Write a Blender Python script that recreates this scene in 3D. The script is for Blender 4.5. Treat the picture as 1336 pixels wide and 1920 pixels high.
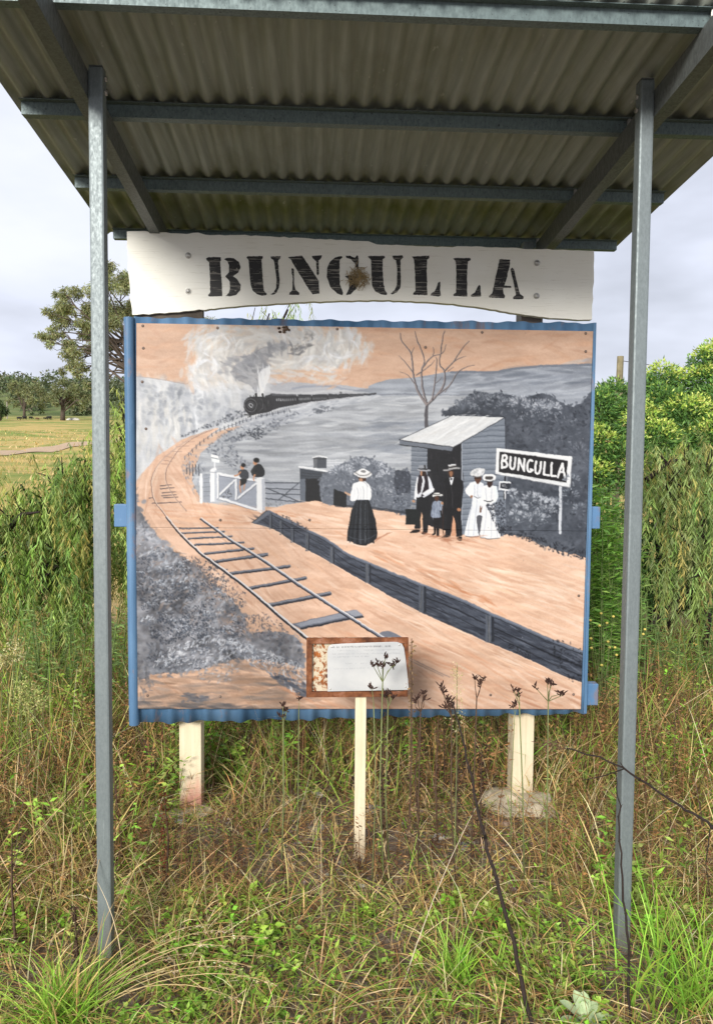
import bpy, bmesh, math, random
import numpy as np
from mathutils import Vector, Matrix
R_ = math.radians
scene = bpy.context.scene
for o in list(bpy.data.objects): bpy.data.objects.remove(o)

# ------------------------------------------------------------------ camera
CAM_H, FOC, PITCH, ROLL, YAW = 1.55, 1440.0, math.atan(.056), .008, R_(-3.0)
cam_d = bpy.data.cameras.new('camera')
cam = bpy.data.objects.new('camera', cam_d); scene.collection.objects.link(cam)
cam_d.sensor_fit = 'VERTICAL'; cam_d.sensor_height = 36.0; cam_d.lens = 36.0*FOC/1920.0
cam_d.clip_start = .05; cam_d.clip_end = 4000
cam.matrix_world = Matrix.Translation((0, 0, CAM_H)) @ Matrix.Rotation(YAW, 4, 'Z') @ Matrix.Rotation(R_(90)-PITCH, 4, 'X') @ Matrix.Rotation(ROLL, 4, 'Z')
scene.camera = cam

# ------------------------------------------------------------------ sky and sun (bright overcast)
SUN_EL, SUN_AZ = R_(22), R_(203)       # azimuth clockwise from +Y (the way the camera looks)
w = bpy.data.worlds.new('World'); scene.world = w; w.use_nodes = True
nt = w.node_tree; nt.nodes.clear()
N = nt.nodes.new; L = nt.links.new
out = N('ShaderNodeOutputWorld'); bg = N('ShaderNodeBackground'); bg.inputs['Strength'].default_value = .090
sky = N('ShaderNodeTexSky'); sky.sky_type = 'NISHITA'; sky.sun_disc = False
sky.sun_elevation = SUN_EL; sky.sun_rotation = SUN_AZ; sky.air_density = 1.2; sky.dust_density = 2.0
tc = N('ShaderNodeTexCoord'); mp = N('ShaderNodeMapping'); mp.inputs['Scale'].default_value = (1.3, 1.3, 3.4); mp.inputs['Location'].default_value = (.35, .2, .1)
no = N('ShaderNodeTexNoise'); no.inputs['Scale'].default_value = 1.7; no.inputs['Detail'].default_value = 5; no.inputs['Roughness'].default_value = .52
rp = N('ShaderNodeValToRGB'); e = rp.color_ramp.elements
e[0].position = .34; e[0].color = (5.2, 5.45, 6.3, 1)
e[1].position = .66; e[1].color = (8.2, 8.45, 9.3, 1)
m_ = rp.color_ramp.elements.new(.50); m_.color = (7.2, 7.55, 8.8, 1)
mx = N('ShaderNodeMix'); mx.data_type = 'RGBA'; mx.inputs[0].default_value = .93
L(tc.outputs['Generated'], mp.inputs['Vector']); L(mp.outputs['Vector'], no.inputs['Vector']); L(no.outputs['Fac'], rp.inputs['Fac'])
L(sky.outputs['Color'], mx.inputs[6]); L(rp.outputs['Color'], mx.inputs[7]); L(mx.outputs[2], bg.inputs['Color']); L(bg.outputs['Background'], out.inputs['Surface'])
sd = bpy.data.lights.new('sun', 'SUN'); sd.energy = 3.7; sd.angle = R_(17); sd.color = (1, .965, .91)
sun = bpy.data.objects.new('sun', sd); scene.collection.objects.link(sun)
to_sun = Vector((math.sin(SUN_AZ)*math.cos(SUN_EL), math.cos(SUN_AZ)*math.cos(SUN_EL), math.sin(SUN_EL)))
sun.rotation_euler = to_sun.to_track_quat('Z', 'Y').to_euler()
sun.location = to_sun*30
vs = scene.view_settings; vs.view_transform = 'Standard'; vs.look = 'None'; vs.exposure = .45; vs.gamma = 1.0; vs.use_curve_mapping = False
scene.cycles.use_denoising = True
scene.cycles.max_bounces = 7; scene.cycles.diffuse_bounces = 3; scene.cycles.transparent_max_bounces = 6

# ------------------------------------------------------------------ helpers
rng = np.random.RandomState(11)
COL = scene.collection
_M = (Matrix.Rotation(YAW, 3, 'Z') @ Matrix.Rotation(R_(90)-PITCH, 3, 'X') @ Matrix.Rotation(ROLL, 3, 'Z'))
_MN = np.array(_M)
def _ray(x, y): return _MN @ np.array([(x-668)/FOC, (960-y)/FOC, -1.0])
def at(x, y, Y):
    """world point at depth Y behind the point (x, y) of the traced outline"""
    d = _ray(x, y); t = Y/d[1]; return np.array([d[0]*t, Y, d[2]*t+CAM_H])
def on_ground(x, y, z=0.):
    d = _ray(x, y); t = (z-CAM_H)/d[2]; return np.array([d[0]*t, d[1]*t, z])

def tag(o, label=None, cat=None, group=None, kind=None):
    if label: o['label'] = label
    if cat: o['category'] = cat
    if group: o['group'] = group
    if kind: o['kind'] = kind
    return o
def empty(name, loc, label=None, cat=None, group=None):
    o = bpy.data.objects.new(name, None); COL.objects.link(o); o.location = Vector([float(v) for v in loc]); o.empty_display_size = .1
    return tag(o, label, cat, group)
def link(name, me, mat=None, parent=None):
    o = bpy.data.objects.new(name, me); COL.objects.link(o)
    if mat and not me.materials: me.materials.append(mat)
    if parent:
        o.parent = parent
        q = parent; off = Vector((0, 0, 0))
        while q: off += Vector(q.location); q = q.parent
        o.location = -off          # mesh coordinates are world coordinates
    return o
class MB:
    def __init__(s): s.v = []; s.f = []
    def add(s, v, f):
        n = len(s.v); s.v += [tuple(float(q) for q in p) for p in v]; s.f += [tuple(n+i for i in q) for q in f]; return s
    def box(s, x0, x1, y0, y1, z0, z1):
        return s.add([(x0, y0, z0), (x1, y0, z0), (x1, y1, z0), (x0, y1, z0), (x0, y0, z1), (x1, y0, z1), (x1, y1, z1), (x0, y1, z1)],
                     [(0, 3, 2, 1), (4, 5, 6, 7), (0, 1, 5, 4), (1, 2, 6, 5), (2, 3, 7, 6), (3, 0, 4, 7)])
    def prism(s, pts, ext, axis):
        """closed outline pts (list of 3-vectors) swept by vector ext"""
        p = [np.array(q, float) for q in pts]; n = len(p); e_ = np.array(ext, float)
        return s.add(p+[q+e_ for q in p], [tuple(range(n))[::-1], tuple(range(n, 2*n))]+[(i, (i+1) % n, n+(i+1) % n, n+i) for i in range(n)])
    def strip(s, prof, ext):
        """open sheet: profile swept by ext"""
        p = [np.array(q, float) for q in prof]; n = len(p); e_ = np.array(ext, float)
        return s.add(p+[q+e_ for q in p], [(i, i+1, n+i+1, n+i) for i in range(n-1)])
    def tube(s, pts, r0, r1=None, n=6, cap=True):
        pts = [np.array(p, float) for p in pts]; m = len(pts); r1 = r0 if r1 is None else r1
        rr = r0 if hasattr(r0, '__len__') else np.linspace(r0, r1, m)
        V = []; u = None
        for i, p in enumerate(pts):
            d = pts[min(i+1, m-1)]-pts[max(i-1, 0)]; d = d/(np.linalg.norm(d)+1e-9)
            if u is None:
                u = np.cross(d, (0, 0, 1) if abs(d[2]) < .9 else (1, 0, 0))
            u = u-d*np.dot(u, d); u = u/(np.linalg.norm(u)+1e-9); v = np.cross(d, u)
            for k in range(n):
                a = 2*math.pi*k/n; V.append(p+rr[i]*(u*math.cos(a)+v*math.sin(a)))
        F = [(i*n+k, i*n+(k+1) % n, (i+1)*n+(k+1) % n, (i+1)*n+k) for i in range(m-1) for k in range(n)]
        if cap: F += [tuple(range(n))[::-1], tuple((m-1)*n+k for k in range(n))]
        return s.add(V, F)
    def ball(s, c, rx, ry=None, rz=None, n=7, m=5, jit=0, r=None):
        ry = rx if ry is None else ry; rz = rx if rz is None else rz; c = np.array(c, float); V = []; r = r or rng
        for i in range(m+1):
            t = math.pi*i/m
            for k in range(n):
                a = 2*math.pi*k/n; j = 1+(r.uniform(-jit, jit) if jit else 0)
                V.append(c+np.array([rx*math.sin(t)*math.cos(a), ry*math.sin(t)*math.sin(a), rz*math.cos(t)])*j)
        return s.add(V, [(i*n+k, (i+1)*n+k, (i+1)*n+(k+1) % n, i*n+(k+1) % n) for i in range(m) for k in range(n)])
    def mesh(s, name, smooth=False):
        me = bpy.data.meshes.new(name); me.from_pydata(s.v, [], s.f); me.validate(); me.update()
        if smooth: me.polygons.foreach_set('use_smooth', [True]*len(me.polygons))
        return me
    def build(s, name, mat, parent=None, smooth=False, bevel=0):
        me = s.mesh(name, smooth)
        if bevel:
            bm = bmesh.new(); bm.from_mesh(me)
            bmesh.ops.remove_doubles(bm, verts=bm.verts, dist=1e-5)
            eds = [e for e in bm.edges if len(e.link_faces) == 2 and e.calc_face_angle(0) > .5]
            bmesh.ops.bevel(bm, geom=eds, offset=bevel, segments=2, profile=.6, affect='EDGES', clamp_overlap=True)
            bm.to_mesh(me); bm.free()
        return link(name, me, mat, parent)

def np_mesh(name, V, F, col=None, smooth=False):
    """V (n,3) float, F (m,k) int array of tris or quads, col (n,3) linear colours"""
    me = bpy.data.meshes.new(name); n, (m, k) = len(V), F.shape
    me.vertices.add(n); me.vertices.foreach_set('co', np.ascontiguousarray(V, np.float32).ravel())
    me.loops.add(m*k); me.polygons.add(m)
    me.loops.foreach_set('vertex_index', np.ascontiguousarray(F, np.int32).ravel())
    me.polygons.foreach_set('loop_start', np.arange(0, m*k, k, dtype=np.int32))
    me.polygons.foreach_set('use_smooth', np.full(m, smooth))
    if col is not None:
        a = me.color_attributes.new('tint', 'FLOAT_COLOR', 'POINT')
        c4 = np.ones((n, 4), np.float32); c4[:, :3] = col; a.data.foreach_set('color', c4.ravel())
    me.update(calc_edges=True)
    return me

# ------------------------------------------------------------------ materials
def s2l(c):
    c = np.asarray(c, np.float32); return np.where(c <= .04045, c/12.92, ((np.clip(c, 0, None)+.055)/1.055)**2.4)
class Mat:
    """small node-graph helper round a Principled surface"""
    def __init__(s, name, rough=.7, metal=0., spec=.3):
        s.m = bpy.data.materials.new(name); s.m.use_nodes = True; s.t = s.m.node_tree
        s.b = s.t.nodes['Principled BSDF']; s.o = s.t.nodes['Material Output']
        s.b.inputs['Roughness'].default_value = rough; s.b.inputs['Metallic'].default_value = metal; s.b.inputs['Specular IOR Level'].default_value = spec
        s.tc = None
    def n(s, t, **kw):
        q = s.t.nodes.new(t)
        for k, v in kw.items(): setattr(q, k, v)
        return q
    def l(s, a, b): s.t.links.new(a, b)
    def co(s, scale=(1, 1, 1), kind='Object'):
        if s.tc is None: s.tc = s.n('ShaderNodeTexCoord')
        mpn = s.n('ShaderNodeMapping'); mpn.inputs['Scale'].default_value = scale
        s.l(s.tc.outputs[kind], mpn.inputs['Vector']); return mpn.outputs['Vector']
    def noise(s, scale, sc=(1, 1, 1), detail=4, rough=.55, dist=0., kind='Object'):
        q = s.n('ShaderNodeTexNoise'); q.inputs['Scale'].default_value = scale; q.inputs['Detail'].default_value = detail; q.inputs['Roughness'].default_value = rough; q.inputs['Distortion'].default_value = dist
        s.l(s.co(sc, kind), q.inputs['Vector']); return q.outputs['Fac']
    def vor(s, scale, sc=(1, 1, 1), out_='Distance'):
        q = s.n('ShaderNodeTexVoronoi'); q.inputs['Scale'].default_value = scale; s.l(s.co(sc), q.inputs['Vector']); return q.outputs[out_]
    def ramp(s, fac, stops, interp='LINEAR'):
        q = s.n('ShaderNodeValToRGB'); q.color_ramp.interpolation = interp; el = q.color_ramp.elements
        for i, (p, c) in enumerate(stops):
            x = el[i] if i < 2 else el.new(p)
            x.position = p; c = (c, c, c) if not hasattr(c, '__len__') else c; x.color = (*c, 1)
        s.l(fac, q.inputs['Fac']); return q.outputs['Color']
    def mix(s, fac, a, b, mode='MIX'):
        q = s.n('ShaderNodeMix', data_type='RGBA', blend_type=mode)
        for v, i in ((fac, 0), (a, 6), (b, 7)):
            if hasattr(v, 'is_linked') or hasattr(v, 'links'): s.l(v, q.inputs[i])
            elif i == 0: q.inputs[0].default_value = v
            else: q.inputs[i].default_value = (*v, 1)
        return q.outputs[2]
    def math(s, op, a, b=0.):
        q = s.n('ShaderNodeMath', operation=op)
        for v, i in ((a, 0), (b, 1)):
            if hasattr(v, 'links'): s.l(v, q.inputs[i])
            else: q.inputs[i].default_value = v
        return q.outputs[0]
    def sep(s, kind='Object'):
        q = s.n('ShaderNodeSeparateXYZ'); s.l(s.co((1, 1, 1), kind), q.inputs[0]); return q.outputs
    def color(s, c):
        if hasattr(c, 'links'): s.l(c, s.b.inputs['Base Color'])
        else: s.b.inputs['Base Color'].default_value = (*c, 1)
        return s
    def rough(s, v): s.l(v, s.b.inputs['Roughness']); return s
    def bump(s, h, strength=.3, dist=.01):
        q = s.n('ShaderNodeBump'); q.inputs['Strength'].default_value = strength; q.inputs['Distance'].default_value = dist
        s.l(h, q.inputs['Height']); s.l(q.outputs['Normal'], s.b.inputs['Normal']); return s

def mat_leaf(name, rough=.55, trans=.35, spec=.25, gain=1.0):
    k = Mat(name, rough, 0, spec)
    a = k.n('ShaderNodeVertexColor'); a.layer_name = 'tint'
    c = k.mix(1.0, a.outputs['Color'], (gain, gain, gain), 'MULTIPLY')
    k.color(c)
    tr = k.n('ShaderNodeBsdfTranslucent'); k.l(k.mix(1.0, c, (1.15, 1.25, .6), 'MULTIPLY'), tr.inputs['Color'])
    ms = k.n('ShaderNodeMixShader'); ms.inputs[0].default_value = trans
    k.l(k.b.outputs[0], ms.inputs[1]); k.l(tr.outputs[0], ms.inputs[2]); k.l(ms.outputs[0], k.o.inputs['Surface'])
    return k.m
def mat_flat(name, col, rough=.7, var=.25, scale=30, bump=.0, metal=0, spec=.3):
    k = Mat(name, rough, metal, spec); c = np.array(col)
    f = k.noise(scale)
    k.color(k.ramp(f, [(.3, tuple(c*(1-var))), (.7, tuple(np.minimum(1, c*(1+var))))]))
    if bump: k.bump(f, bump, .005)
    return k.m
# ------------------------------------------------------------------ the hand-painted mural
# Brush strokes are laid on a numpy canvas (photo-pixel units of the painted sheet), and the canvas
# colours are carried by the vertices of the two painted panels.
class Canvas:
    def __init__(s, x0, y0, w, h, S=2, seed=5):
        s.x0, s.y0, s.S = x0, y0, S
        s.W, s.H = int(w*S), int(h*S)
        s.a = np.zeros((s.H, s.W, 3), np.float32)
        s.r = np.random.RandomState(seed)
    def loc(s, p):
        p = np.asarray(p, np.float32).reshape(-1, 2)
        return (p-[s.x0, s.y0])*s.S
    def noise(s, fx, fy, seed=0):
        r = np.random.RandomState(seed)
        gx, gy = int(s.W/(fx*s.S))+3, int(s.H/(fy*s.S))+3
        g = r.rand(gy, gx).astype(np.float32)
        x = np.arange(s.W)/(fx*s.S); y = np.arange(s.H)/(fy*s.S)
        xi, yi = x.astype(int), y.astype(int)
        tx, ty = x-xi, y-yi
        tx = (tx*tx*(3-2*tx)).astype(np.float32); ty = (ty*ty*(3-2*ty)).astype(np.float32)
        g = g[yi]*(1-ty)[:, None]+g[yi+1]*ty[:, None]
        return g[:, xi]*(1-tx)+g[:, xi+1]*tx
    def fbm(s, fx, fy, seed=0, o=4):
        n = 0; a = 1.; t = 0
        for i in range(o):
            n = n+a*s.noise(fx/2**i, fy/2**i, seed*7+i); t += a; a *= .55
        return n/t
    def mask(s, pts, smooth=False):
        p = s.loc(smooth_pts(pts) if smooth else pts)
        y0 = max(0, int(p[:, 1].min())); y1 = min(s.H, int(p[:, 1].max())+2)
        x0 = max(0, int(p[:, 0].min())-1); x1 = min(s.W, int(p[:, 0].max())+2)
        if y1 <= y0 or x1 <= x0: return None
        m = np.zeros((y1-y0, x1-x0), np.float32)
        q = np.roll(p, -1, 0); xs = np.arange(x0, x1, dtype=np.float32)
        for j in range(y0, y1):
            for sub in (.25, .75):
                yy = j+sub
                c = (p[:, 1] <= yy) != (q[:, 1] <= yy)
                if not c.any(): continue
                a, b = p[c], q[c]
                xx = np.sort(a[:, 0]+(yy-a[:, 1])*(b[:, 0]-a[:, 0])/(b[:, 1]-a[:, 1]))
                for k in range(0, len(xx)-1, 2):
                    m[j-y0] += .5*np.clip(np.minimum(xs+1, xx[k+1])-np.maximum(xs, xx[k]), 0, 1)
        return m, x0, y0
    def blend(s, mk, col, alpha=1.):
        if mk is None: return
        m, x0, y0 = mk
        v = s.a[y0:y0+m.shape[0], x0:x0+m.shape[1]]
        c = np.asarray(col, np.float32)
        if c.ndim == 3: c = c[y0:y0+m.shape[0], x0:x0+m.shape[1]]
        al = alpha
        if isinstance(al, np.ndarray): al = al[y0:y0+m.shape[0], x0:x0+m.shape[1]]
        w = (m*al)[..., None]
        v += (c-v)*w
    def poly(s, pts, col, alpha=1., smooth=False):
        s.blend(s.mask(pts, smooth), col, alpha)
    def rough(s, pts, col, seed=1, amp=5, smooth=True, alpha=1., soft=0):
        p = smooth_pts(pts) if smooth else np.asarray(pts, np.float32)
        p = resample(p, 3.)
        r = np.random.RandomState(seed)
        p = p+r.normal(0, amp*.16, p.shape)
        s.poly(p, col, alpha)
        c = np.asarray(col, np.float32)
        for x, y in p[::2]:
            j = int((x-s.x0)*s.S); i = int((y-s.y0)*s.S)
            if not (0 <= i < s.H and 0 <= j < s.W): continue
            k = c[i, j] if c.ndim == 3 else c
            s.dab(x+r.normal(0, amp*.4), y+r.normal(0, amp*.4), r.uniform(1.2, amp*.9), r.uniform(.9, amp*.5), r.uniform(0, 3.14), k+r.normal(0, .04), r.uniform(.3, .9)*alpha)
    def stroke(s, pts, w0, col, w1=None, alpha=1., smooth=True):
        p = np.asarray(pts, np.float32)
        if smooth and len(p) > 2: p = smooth_pts(p, closed=False)
        if w1 is None: w1 = w0
        P = s.loc(p); n = len(P)
        W = np.linspace(w0, w1, n)*s.S*.5
        pad = W.max()+2
        x0 = max(0, int(P[:, 0].min()-pad)); x1 = min(s.W, int(P[:, 0].max()+pad)+1)
        y0 = max(0, int(P[:, 1].min()-pad)); y1 = min(s.H, int(P[:, 1].max()+pad)+1)
        if x1 <= x0 or y1 <= y0: return
        m = np.zeros((y1-y0, x1-x0), np.float32)
        for i in range(n-1):
            a, b = P[i], P[i+1]; pd = max(W[i], W[i+1])+2
            ax0 = max(x0, int(min(a[0], b[0])-pd)); ax1 = min(x1, int(max(a[0], b[0])+pd)+1)
            ay0 = max(y0, int(min(a[1], b[1])-pd)); ay1 = min(y1, int(max(a[1], b[1])+pd)+1)
            if ax1 <= ax0 or ay1 <= ay0: continue
            yy, xx = np.mgrid[ay0:ay1, ax0:ax1].astype(np.float32)+.5
            d = b-a; L = (d*d).sum()+1e-6
            t = np.clip(((xx-a[0])*d[0]+(yy-a[1])*d[1])/L, 0, 1)
            dist = np.hypot(xx-a[0]-t*d[0], yy-a[1]-t*d[1])
            c = np.clip(W[i]+(W[i+1]-W[i])*t-dist+.5, 0, 1)
            v = m[ay0-y0:ay1-y0, ax0-x0:ax1-x0]
            np.maximum(v, c, out=v)
        s.blend((m, x0, y0), col, alpha)
    def dab(s, x, y, L, w, ang, col, alpha):
        S = s.S; x = (x-s.x0)*S; y = (y-s.y0)*S; L *= S; w *= S
        R = int(max(L, w))+2
        x0 = max(0, int(x)-R); x1 = min(s.W, int(x)+R+1); y0 = max(0, int(y)-R); y1 = min(s.H, int(y)+R+1)
        if x1 <= x0 or y1 <= y0: return
        yy, xx = np.ogrid[y0:y1, x0:x1]
        ca, sa = math.cos(ang), math.sin(ang)
        u = ((xx-x)*ca+(yy-y)*sa)/L; v = (-(xx-x)*sa+(yy-y)*ca)/w
        m = np.clip(1.6*(1-(u*u+v*v)), 0, 1)*alpha
        reg = s.a[y0:y1, x0:x1]
        reg += (np.asarray(col, np.float32)-reg)*m[..., None].astype(np.float32)
    def dabs(s, pts, n, cols, L, w, ang, alpha=(.3, .8), smooth=True, dens=None, jit=.25, cj=.03):
        mk = s.mask(pts, smooth)
        if mk is None: return
        m, x0, y0 = mk
        r = s.r; h, wd = m.shape; k = 0; tries = 0
        while k < n and tries < n*12:
            tries += 1
            i = r.randint(h); j = r.randint(wd)
            if m[i, j] < .5: continue
            X = (x0+j)/s.S+s.x0; Y = (y0+i)/s.S+s.y0
            if dens is not None and r.rand() > dens(X, Y): continue
            c = np.array(cols[r.randint(len(cols))], np.float32)+r.normal(0, cj)
            a = ang(X, Y) if callable(ang) else ang
            s.dab(X, Y, r.uniform(*L), r.uniform(*w), a+r.normal(0, jit), c, r.uniform(*alpha))
            k += 1

def smooth_pts(p, closed=True, k=6):
    p = np.asarray(p, np.float32)
    n = len(p)
    if closed: q = np.concatenate([p[-1:], p, p[:2]])
    else: q = np.concatenate([2*p[:1]-p[1:2], p, 2*p[-1:]-p[-2:-1]])
    out = []
    m = n if closed else n-1
    t = (np.arange(k)/k)[:, None]
    for i in range(m):
        a, b, c, d = q[i], q[i+1], q[i+2], q[i+3]
        out.append(.5*(2*b+(c-a)*t+(2*a-5*b+4*c-d)*t*t+(3*b-a-3*c+d)*t**3))
    if not closed: out.append(p[-1:])
    return np.concatenate(out)

def resample(p, step):
    p = np.concatenate([p, p[:1]])
    out = []
    for a, b in zip(p[:-1], p[1:]):
        n = max(1, int(np.hypot(*(b-a))/step))
        out.append(a+(b-a)*(np.arange(n)/n)[:, None])
    return np.concatenate(out)

def Zm(ox, oy, sc):
    return lambda *v: [(ox+v[i]/sc, oy+v[i+1]/sc) for i in range(0, len(v), 2)]

def C(r, g=None, b=None):
    if g is None: g = b = r
    return np.array([r, g, b], np.float32)/255.

def paint_mural():
    c = Canvas(248, 598, 872, 742)
    z3, z4 = Zm(200, 400, 2.672), Zm(640, 400, 2.672)
    z5, z6 = Zm(230, 740, 2.969), Zm(620, 740, 2.6196)
    z7, z8 = Zm(230, 1040, 2.969), Zm(640, 1040, 2.672)
    zw, zp, zs, zt = Zm(640, 850, 8.35), Zm(740, 860, 6.0727), Zm(920, 830, 7.0316), Zm(440, 680, 4.771)
    PE = C(212, 180, 158); PL = C(233, 212, 195); PD = C(186, 148, 124); PO = C(199, 161, 137)
    full = [(248, 598), (1122, 598), (1122, 1342), (248, 1342)]
    F1, F2 = c.fbm(160, 26, 1), c.fbm(14, 5, 2)
    # sky
    n = (F1-.5)[..., None]
    c.poly(full, C(203, 172, 150)[None, None]+n*.12+((F2-.5)*.05)[..., None]*np.array([1, 1, 1.]))
    c.dabs([(250, 600), (1115, 600), (1115, 690), (250, 720)], 260, [C(214, 178, 152), C(200, 160, 133), C(205, 166, 138), C(190, 152, 128)], (14, 42), (2, 6), .05, (.12, .4))
    # left hazy hills
    left = [(248, 705), (280, 708), (310, 714), (345, 720), (400, 724), (450, 724), (520, 716), (600, 722), (705, 735), (705, 760), (470, 790), (400, 812), (340, 826), (295, 855), (262, 892), (248, 915)]
    c.poly(left, C(198, 199, 199)[None, None]+((c.fbm(30, 90, 4)-.5)*.28)[..., None]+((F2-.5)*.06)[..., None])
    c.dabs(left, 420, [C(206, 206, 205), C(172, 174, 177), C(214, 212, 208), C(184, 185, 188), C(158, 161, 166)], (6, 26), (3, 9), 1.5, (.1, .45), jit=.3)
    c.dabs([(256, 770), (300, 735), (345, 745), (360, 800), (300, 840), (262, 860)], 90, [C(208, 205, 198), C(216, 213, 206)], (8, 26), (2, 5), 1.55, (.15, .5), jit=.1)
    c.dabs([(256, 725), (330, 725), (420, 745), (440, 790), (330, 790), (256, 800)], 120, [C(138, 142, 148), C(150, 153, 158)], (3, 9), (3, 7), 1.0, (.15, .45), jit=1)
    c.stroke([(256, 706), (290, 710), (330, 717), (380, 722)], 1.6, C(160, 150, 145), alpha=.6)
    # far mountains right of the smoke
    c.poly([(495, 720), (540, 716), (590, 719), (640, 722), (705, 731), (760, 735), (760, 760), (495, 760)], C(178, 178, 180), smooth=False)
    c.stroke([(548, 729), (570, 725), (600, 724), (628, 725), (650, 731), (700, 734)], 4, C(150, 154, 163), alpha=.7)
    c.stroke([(500, 734), (560, 737), (640, 733), (700, 738)], 4, C(196, 196, 196), alpha=.7)
    # right hill
    hill = [(690, 724), (704, 718), (730, 711), (775, 708), (840, 697), (880, 696), (920, 697), (965, 690), (1030, 685), (1122, 682), (1122, 800), (690, 800)]
    c.poly(hill, C(156, 160, 166)[None, None]+((c.fbm(120, 14, 6)-.5)*.22)[..., None])
    c.dabs(hill, 240, [C(176, 180, 184), C(132, 136, 143), C(186, 189, 192), C(146, 150, 156)], (12, 45), (2, 6), -.08, (.15, .5), jit=.1)
    c.stroke([(845, 698), (880, 697), (925, 698), (965, 691), (1030, 686), (1115, 684)], 4.5, C(116, 121, 130), alpha=.75)
    c.dabs([(850, 700), (960, 694), (1115, 688), (1115, 715), (950, 722), (850, 720)], 70, [C(118, 123, 131), C(134, 139, 147)], (12, 34), (2, 5), -.08, (.2, .55), jit=.08)
    c.stroke([(690, 741), (760, 739), (840, 741), (900, 738)], 2.5, C(118, 122, 130), alpha=.6)
    # pale field
    field = [(360, 900), (375, 850), (420, 815), (480, 785), (560, 765), (640, 750), (705, 743), (840, 741), (960, 750), (960, 960), (640, 960), (500, 950), (380, 945)]
    c.poly(field, C(174, 176, 178)[None, None]+((c.fbm(130, 9, 8)-.5)*.32)[..., None])
    c.dabs(field, 520, [C(198, 199, 200), C(158, 160, 163), C(182, 184, 186), C(210, 211, 211), C(142, 145, 150)], (14, 50), (1.5, 5), -.03, (.15, .5), jit=.07)
    c.dabs([(690, 790), (760, 785), (830, 800), (800, 850), (690, 850)], 60, [C(128, 133, 141), C(140, 145, 152)], (14, 45), (2, 5), -.05, (.2, .5), jit=.06)
    # smoke
    sm = [(352, 640), (372, 622), (410, 613), (470, 608), (540, 609), (600, 612), (650, 622), (686, 645), (690, 665), (668, 682), (640, 690), (628, 708), (606, 712), (585, 700), (560, 705), (535, 704), (505, 712), (488, 735), (455, 728), (420, 728), (375, 726), (352, 700), (362, 672)]
    c.rough(sm, C(206, 202, 195), 3, 10, alpha=.9)
    def swirl(x, y):
        dx, dy = x-500, (y-662)*2.2
        return math.atan2(dx, -dy)*1.0+.3
    c.dabs(sm, 700, [C(220, 217, 210), C(196, 194, 190), C(232, 229, 222), C(206, 203, 197), C(183, 182, 180), C(214, 200, 185)], (7, 24), (2, 6), swirl, (.2, .65), jit=.35)
    for (x, y, rx, ry) in ((405, 645, 40, 22), (560, 628, 60, 14), (640, 655, 40, 20), (385, 690, 24, 22), (590, 682, 40, 15)):
        for k in range(26):
            t = c.r.uniform(0, 6.28); q = c.r.uniform(.5, 1)
            c.dab(x+rx*q*math.cos(t), y+ry*q*math.sin(t), c.r.uniform(5, 15), c.r.uniform(1.5, 4), t+1.57, C(c.r.choice([226, 234, 214, 198])), c.r.uniform(.25, .6))
    rim = smooth_pts(sm, True, 8)
    for x, y in rim:
        for k in range(2):
            pe = c.r.rand() < .45 and y < 715
            c.dab(x+c.r.normal(0, 6), y+c.r.normal(0, 5), c.r.uniform(6, 18), c.r.uniform(2, 6), c.r.uniform(-.6, .6)+swirl(x, y), C(207, 174, 150) if pe else C(c.r.choice([206, 214, 196, 222])), c.r.uniform(.15, .5))
    c.dabs([(440, 700), (560, 690), (640, 690), (620, 712), (500, 716)], 40, [C(210, 176, 150), C(214, 190, 170), C(216, 212, 205)], (6, 18), (2, 4), .2, (.2, .6))
    dk = [(482, 738), (468, 722), (446, 712), (436, 700), (442, 684), (464, 672), (478, 660), (505, 648), (530, 643), (548, 646), (530, 656), (510, 664), (500, 676), (503, 694), (492, 712), (488, 730)]
    c.rough(dk, C(158, 158, 160), 5, 5, alpha=.75)
    c.dabs(dk, 130, [C(138, 139, 142), C(170, 170, 171), C(150, 151, 154), C(188, 187, 185)], (5, 15), (2, 5), swirl, (.25, .6), jit=.6)
    c.dabs([(410, 690), (430, 670), (470, 668), (480, 685), (440, 700), (415, 702)], 40, [C(160, 160, 162), C(148, 149, 152)], (5, 13), (2, 5), .2, (.3, .6), jit=.5)
    c.dabs([(540, 660), (560, 648), (585, 645), (575, 658), (550, 668)], 26, [C(140, 140, 142), C(118, 117, 116)], (3, 10), (1.5, 4), -.5, (.3, .7), jit=.4)
    c.dabs([(560, 630), (590, 625), (575, 650), (555, 650)], 18, [C(160, 158, 154), C(140, 138, 135)], (2, 6), (1, 3), -.8, (.3, .7), jit=.6)
    c.poly([(487, 738), (492, 738), (507, 700), (500, 690), (486, 700)], C(234, 233, 230), .7, True)
    c.dabs([(484, 736), (494, 736), (508, 690), (484, 695)], 26, [C(240), C(226)], (5, 14), (1, 2.5), 1.5, (.3, .7), jit=.2)
    c.dabs([(600, 690), (700, 690), (700, 715), (600, 715)], 10, [PE], (8, 18), (2, 4), 0, (.4, .7))
    # embankment and scrub under the train
    emb = zt(20, 560, 120, 490, 330, 450, 560, 395, 800, 350, 1260, 292, 1260, 320, 1000, 380, 700, 470, 420, 560, 200, 590)
    c.poly(emb, C(186, 188, 191), .85, True)
    c.dabs(emb, 170, [C(206, 207, 208), C(160, 163, 168), C(176, 178, 182)], (4, 13), (1, 3), -.25, (.3, .7), jit=.2)
    c.dabs(zt(690, 420, 800, 385, 900, 420, 800, 445, 700, 445), 45, [C(96, 99, 105), C(120, 123, 128)], (1.5, 5), (1, 2.5), 0, (.4, .8))
    scr = [(395, 830), (420, 812), (450, 800), (500, 790), (540, 775), (560, 772), (530, 800), (480, 822), (440, 830), (445, 850), (470, 872), (440, 880), (410, 862), (388, 850)]
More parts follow.
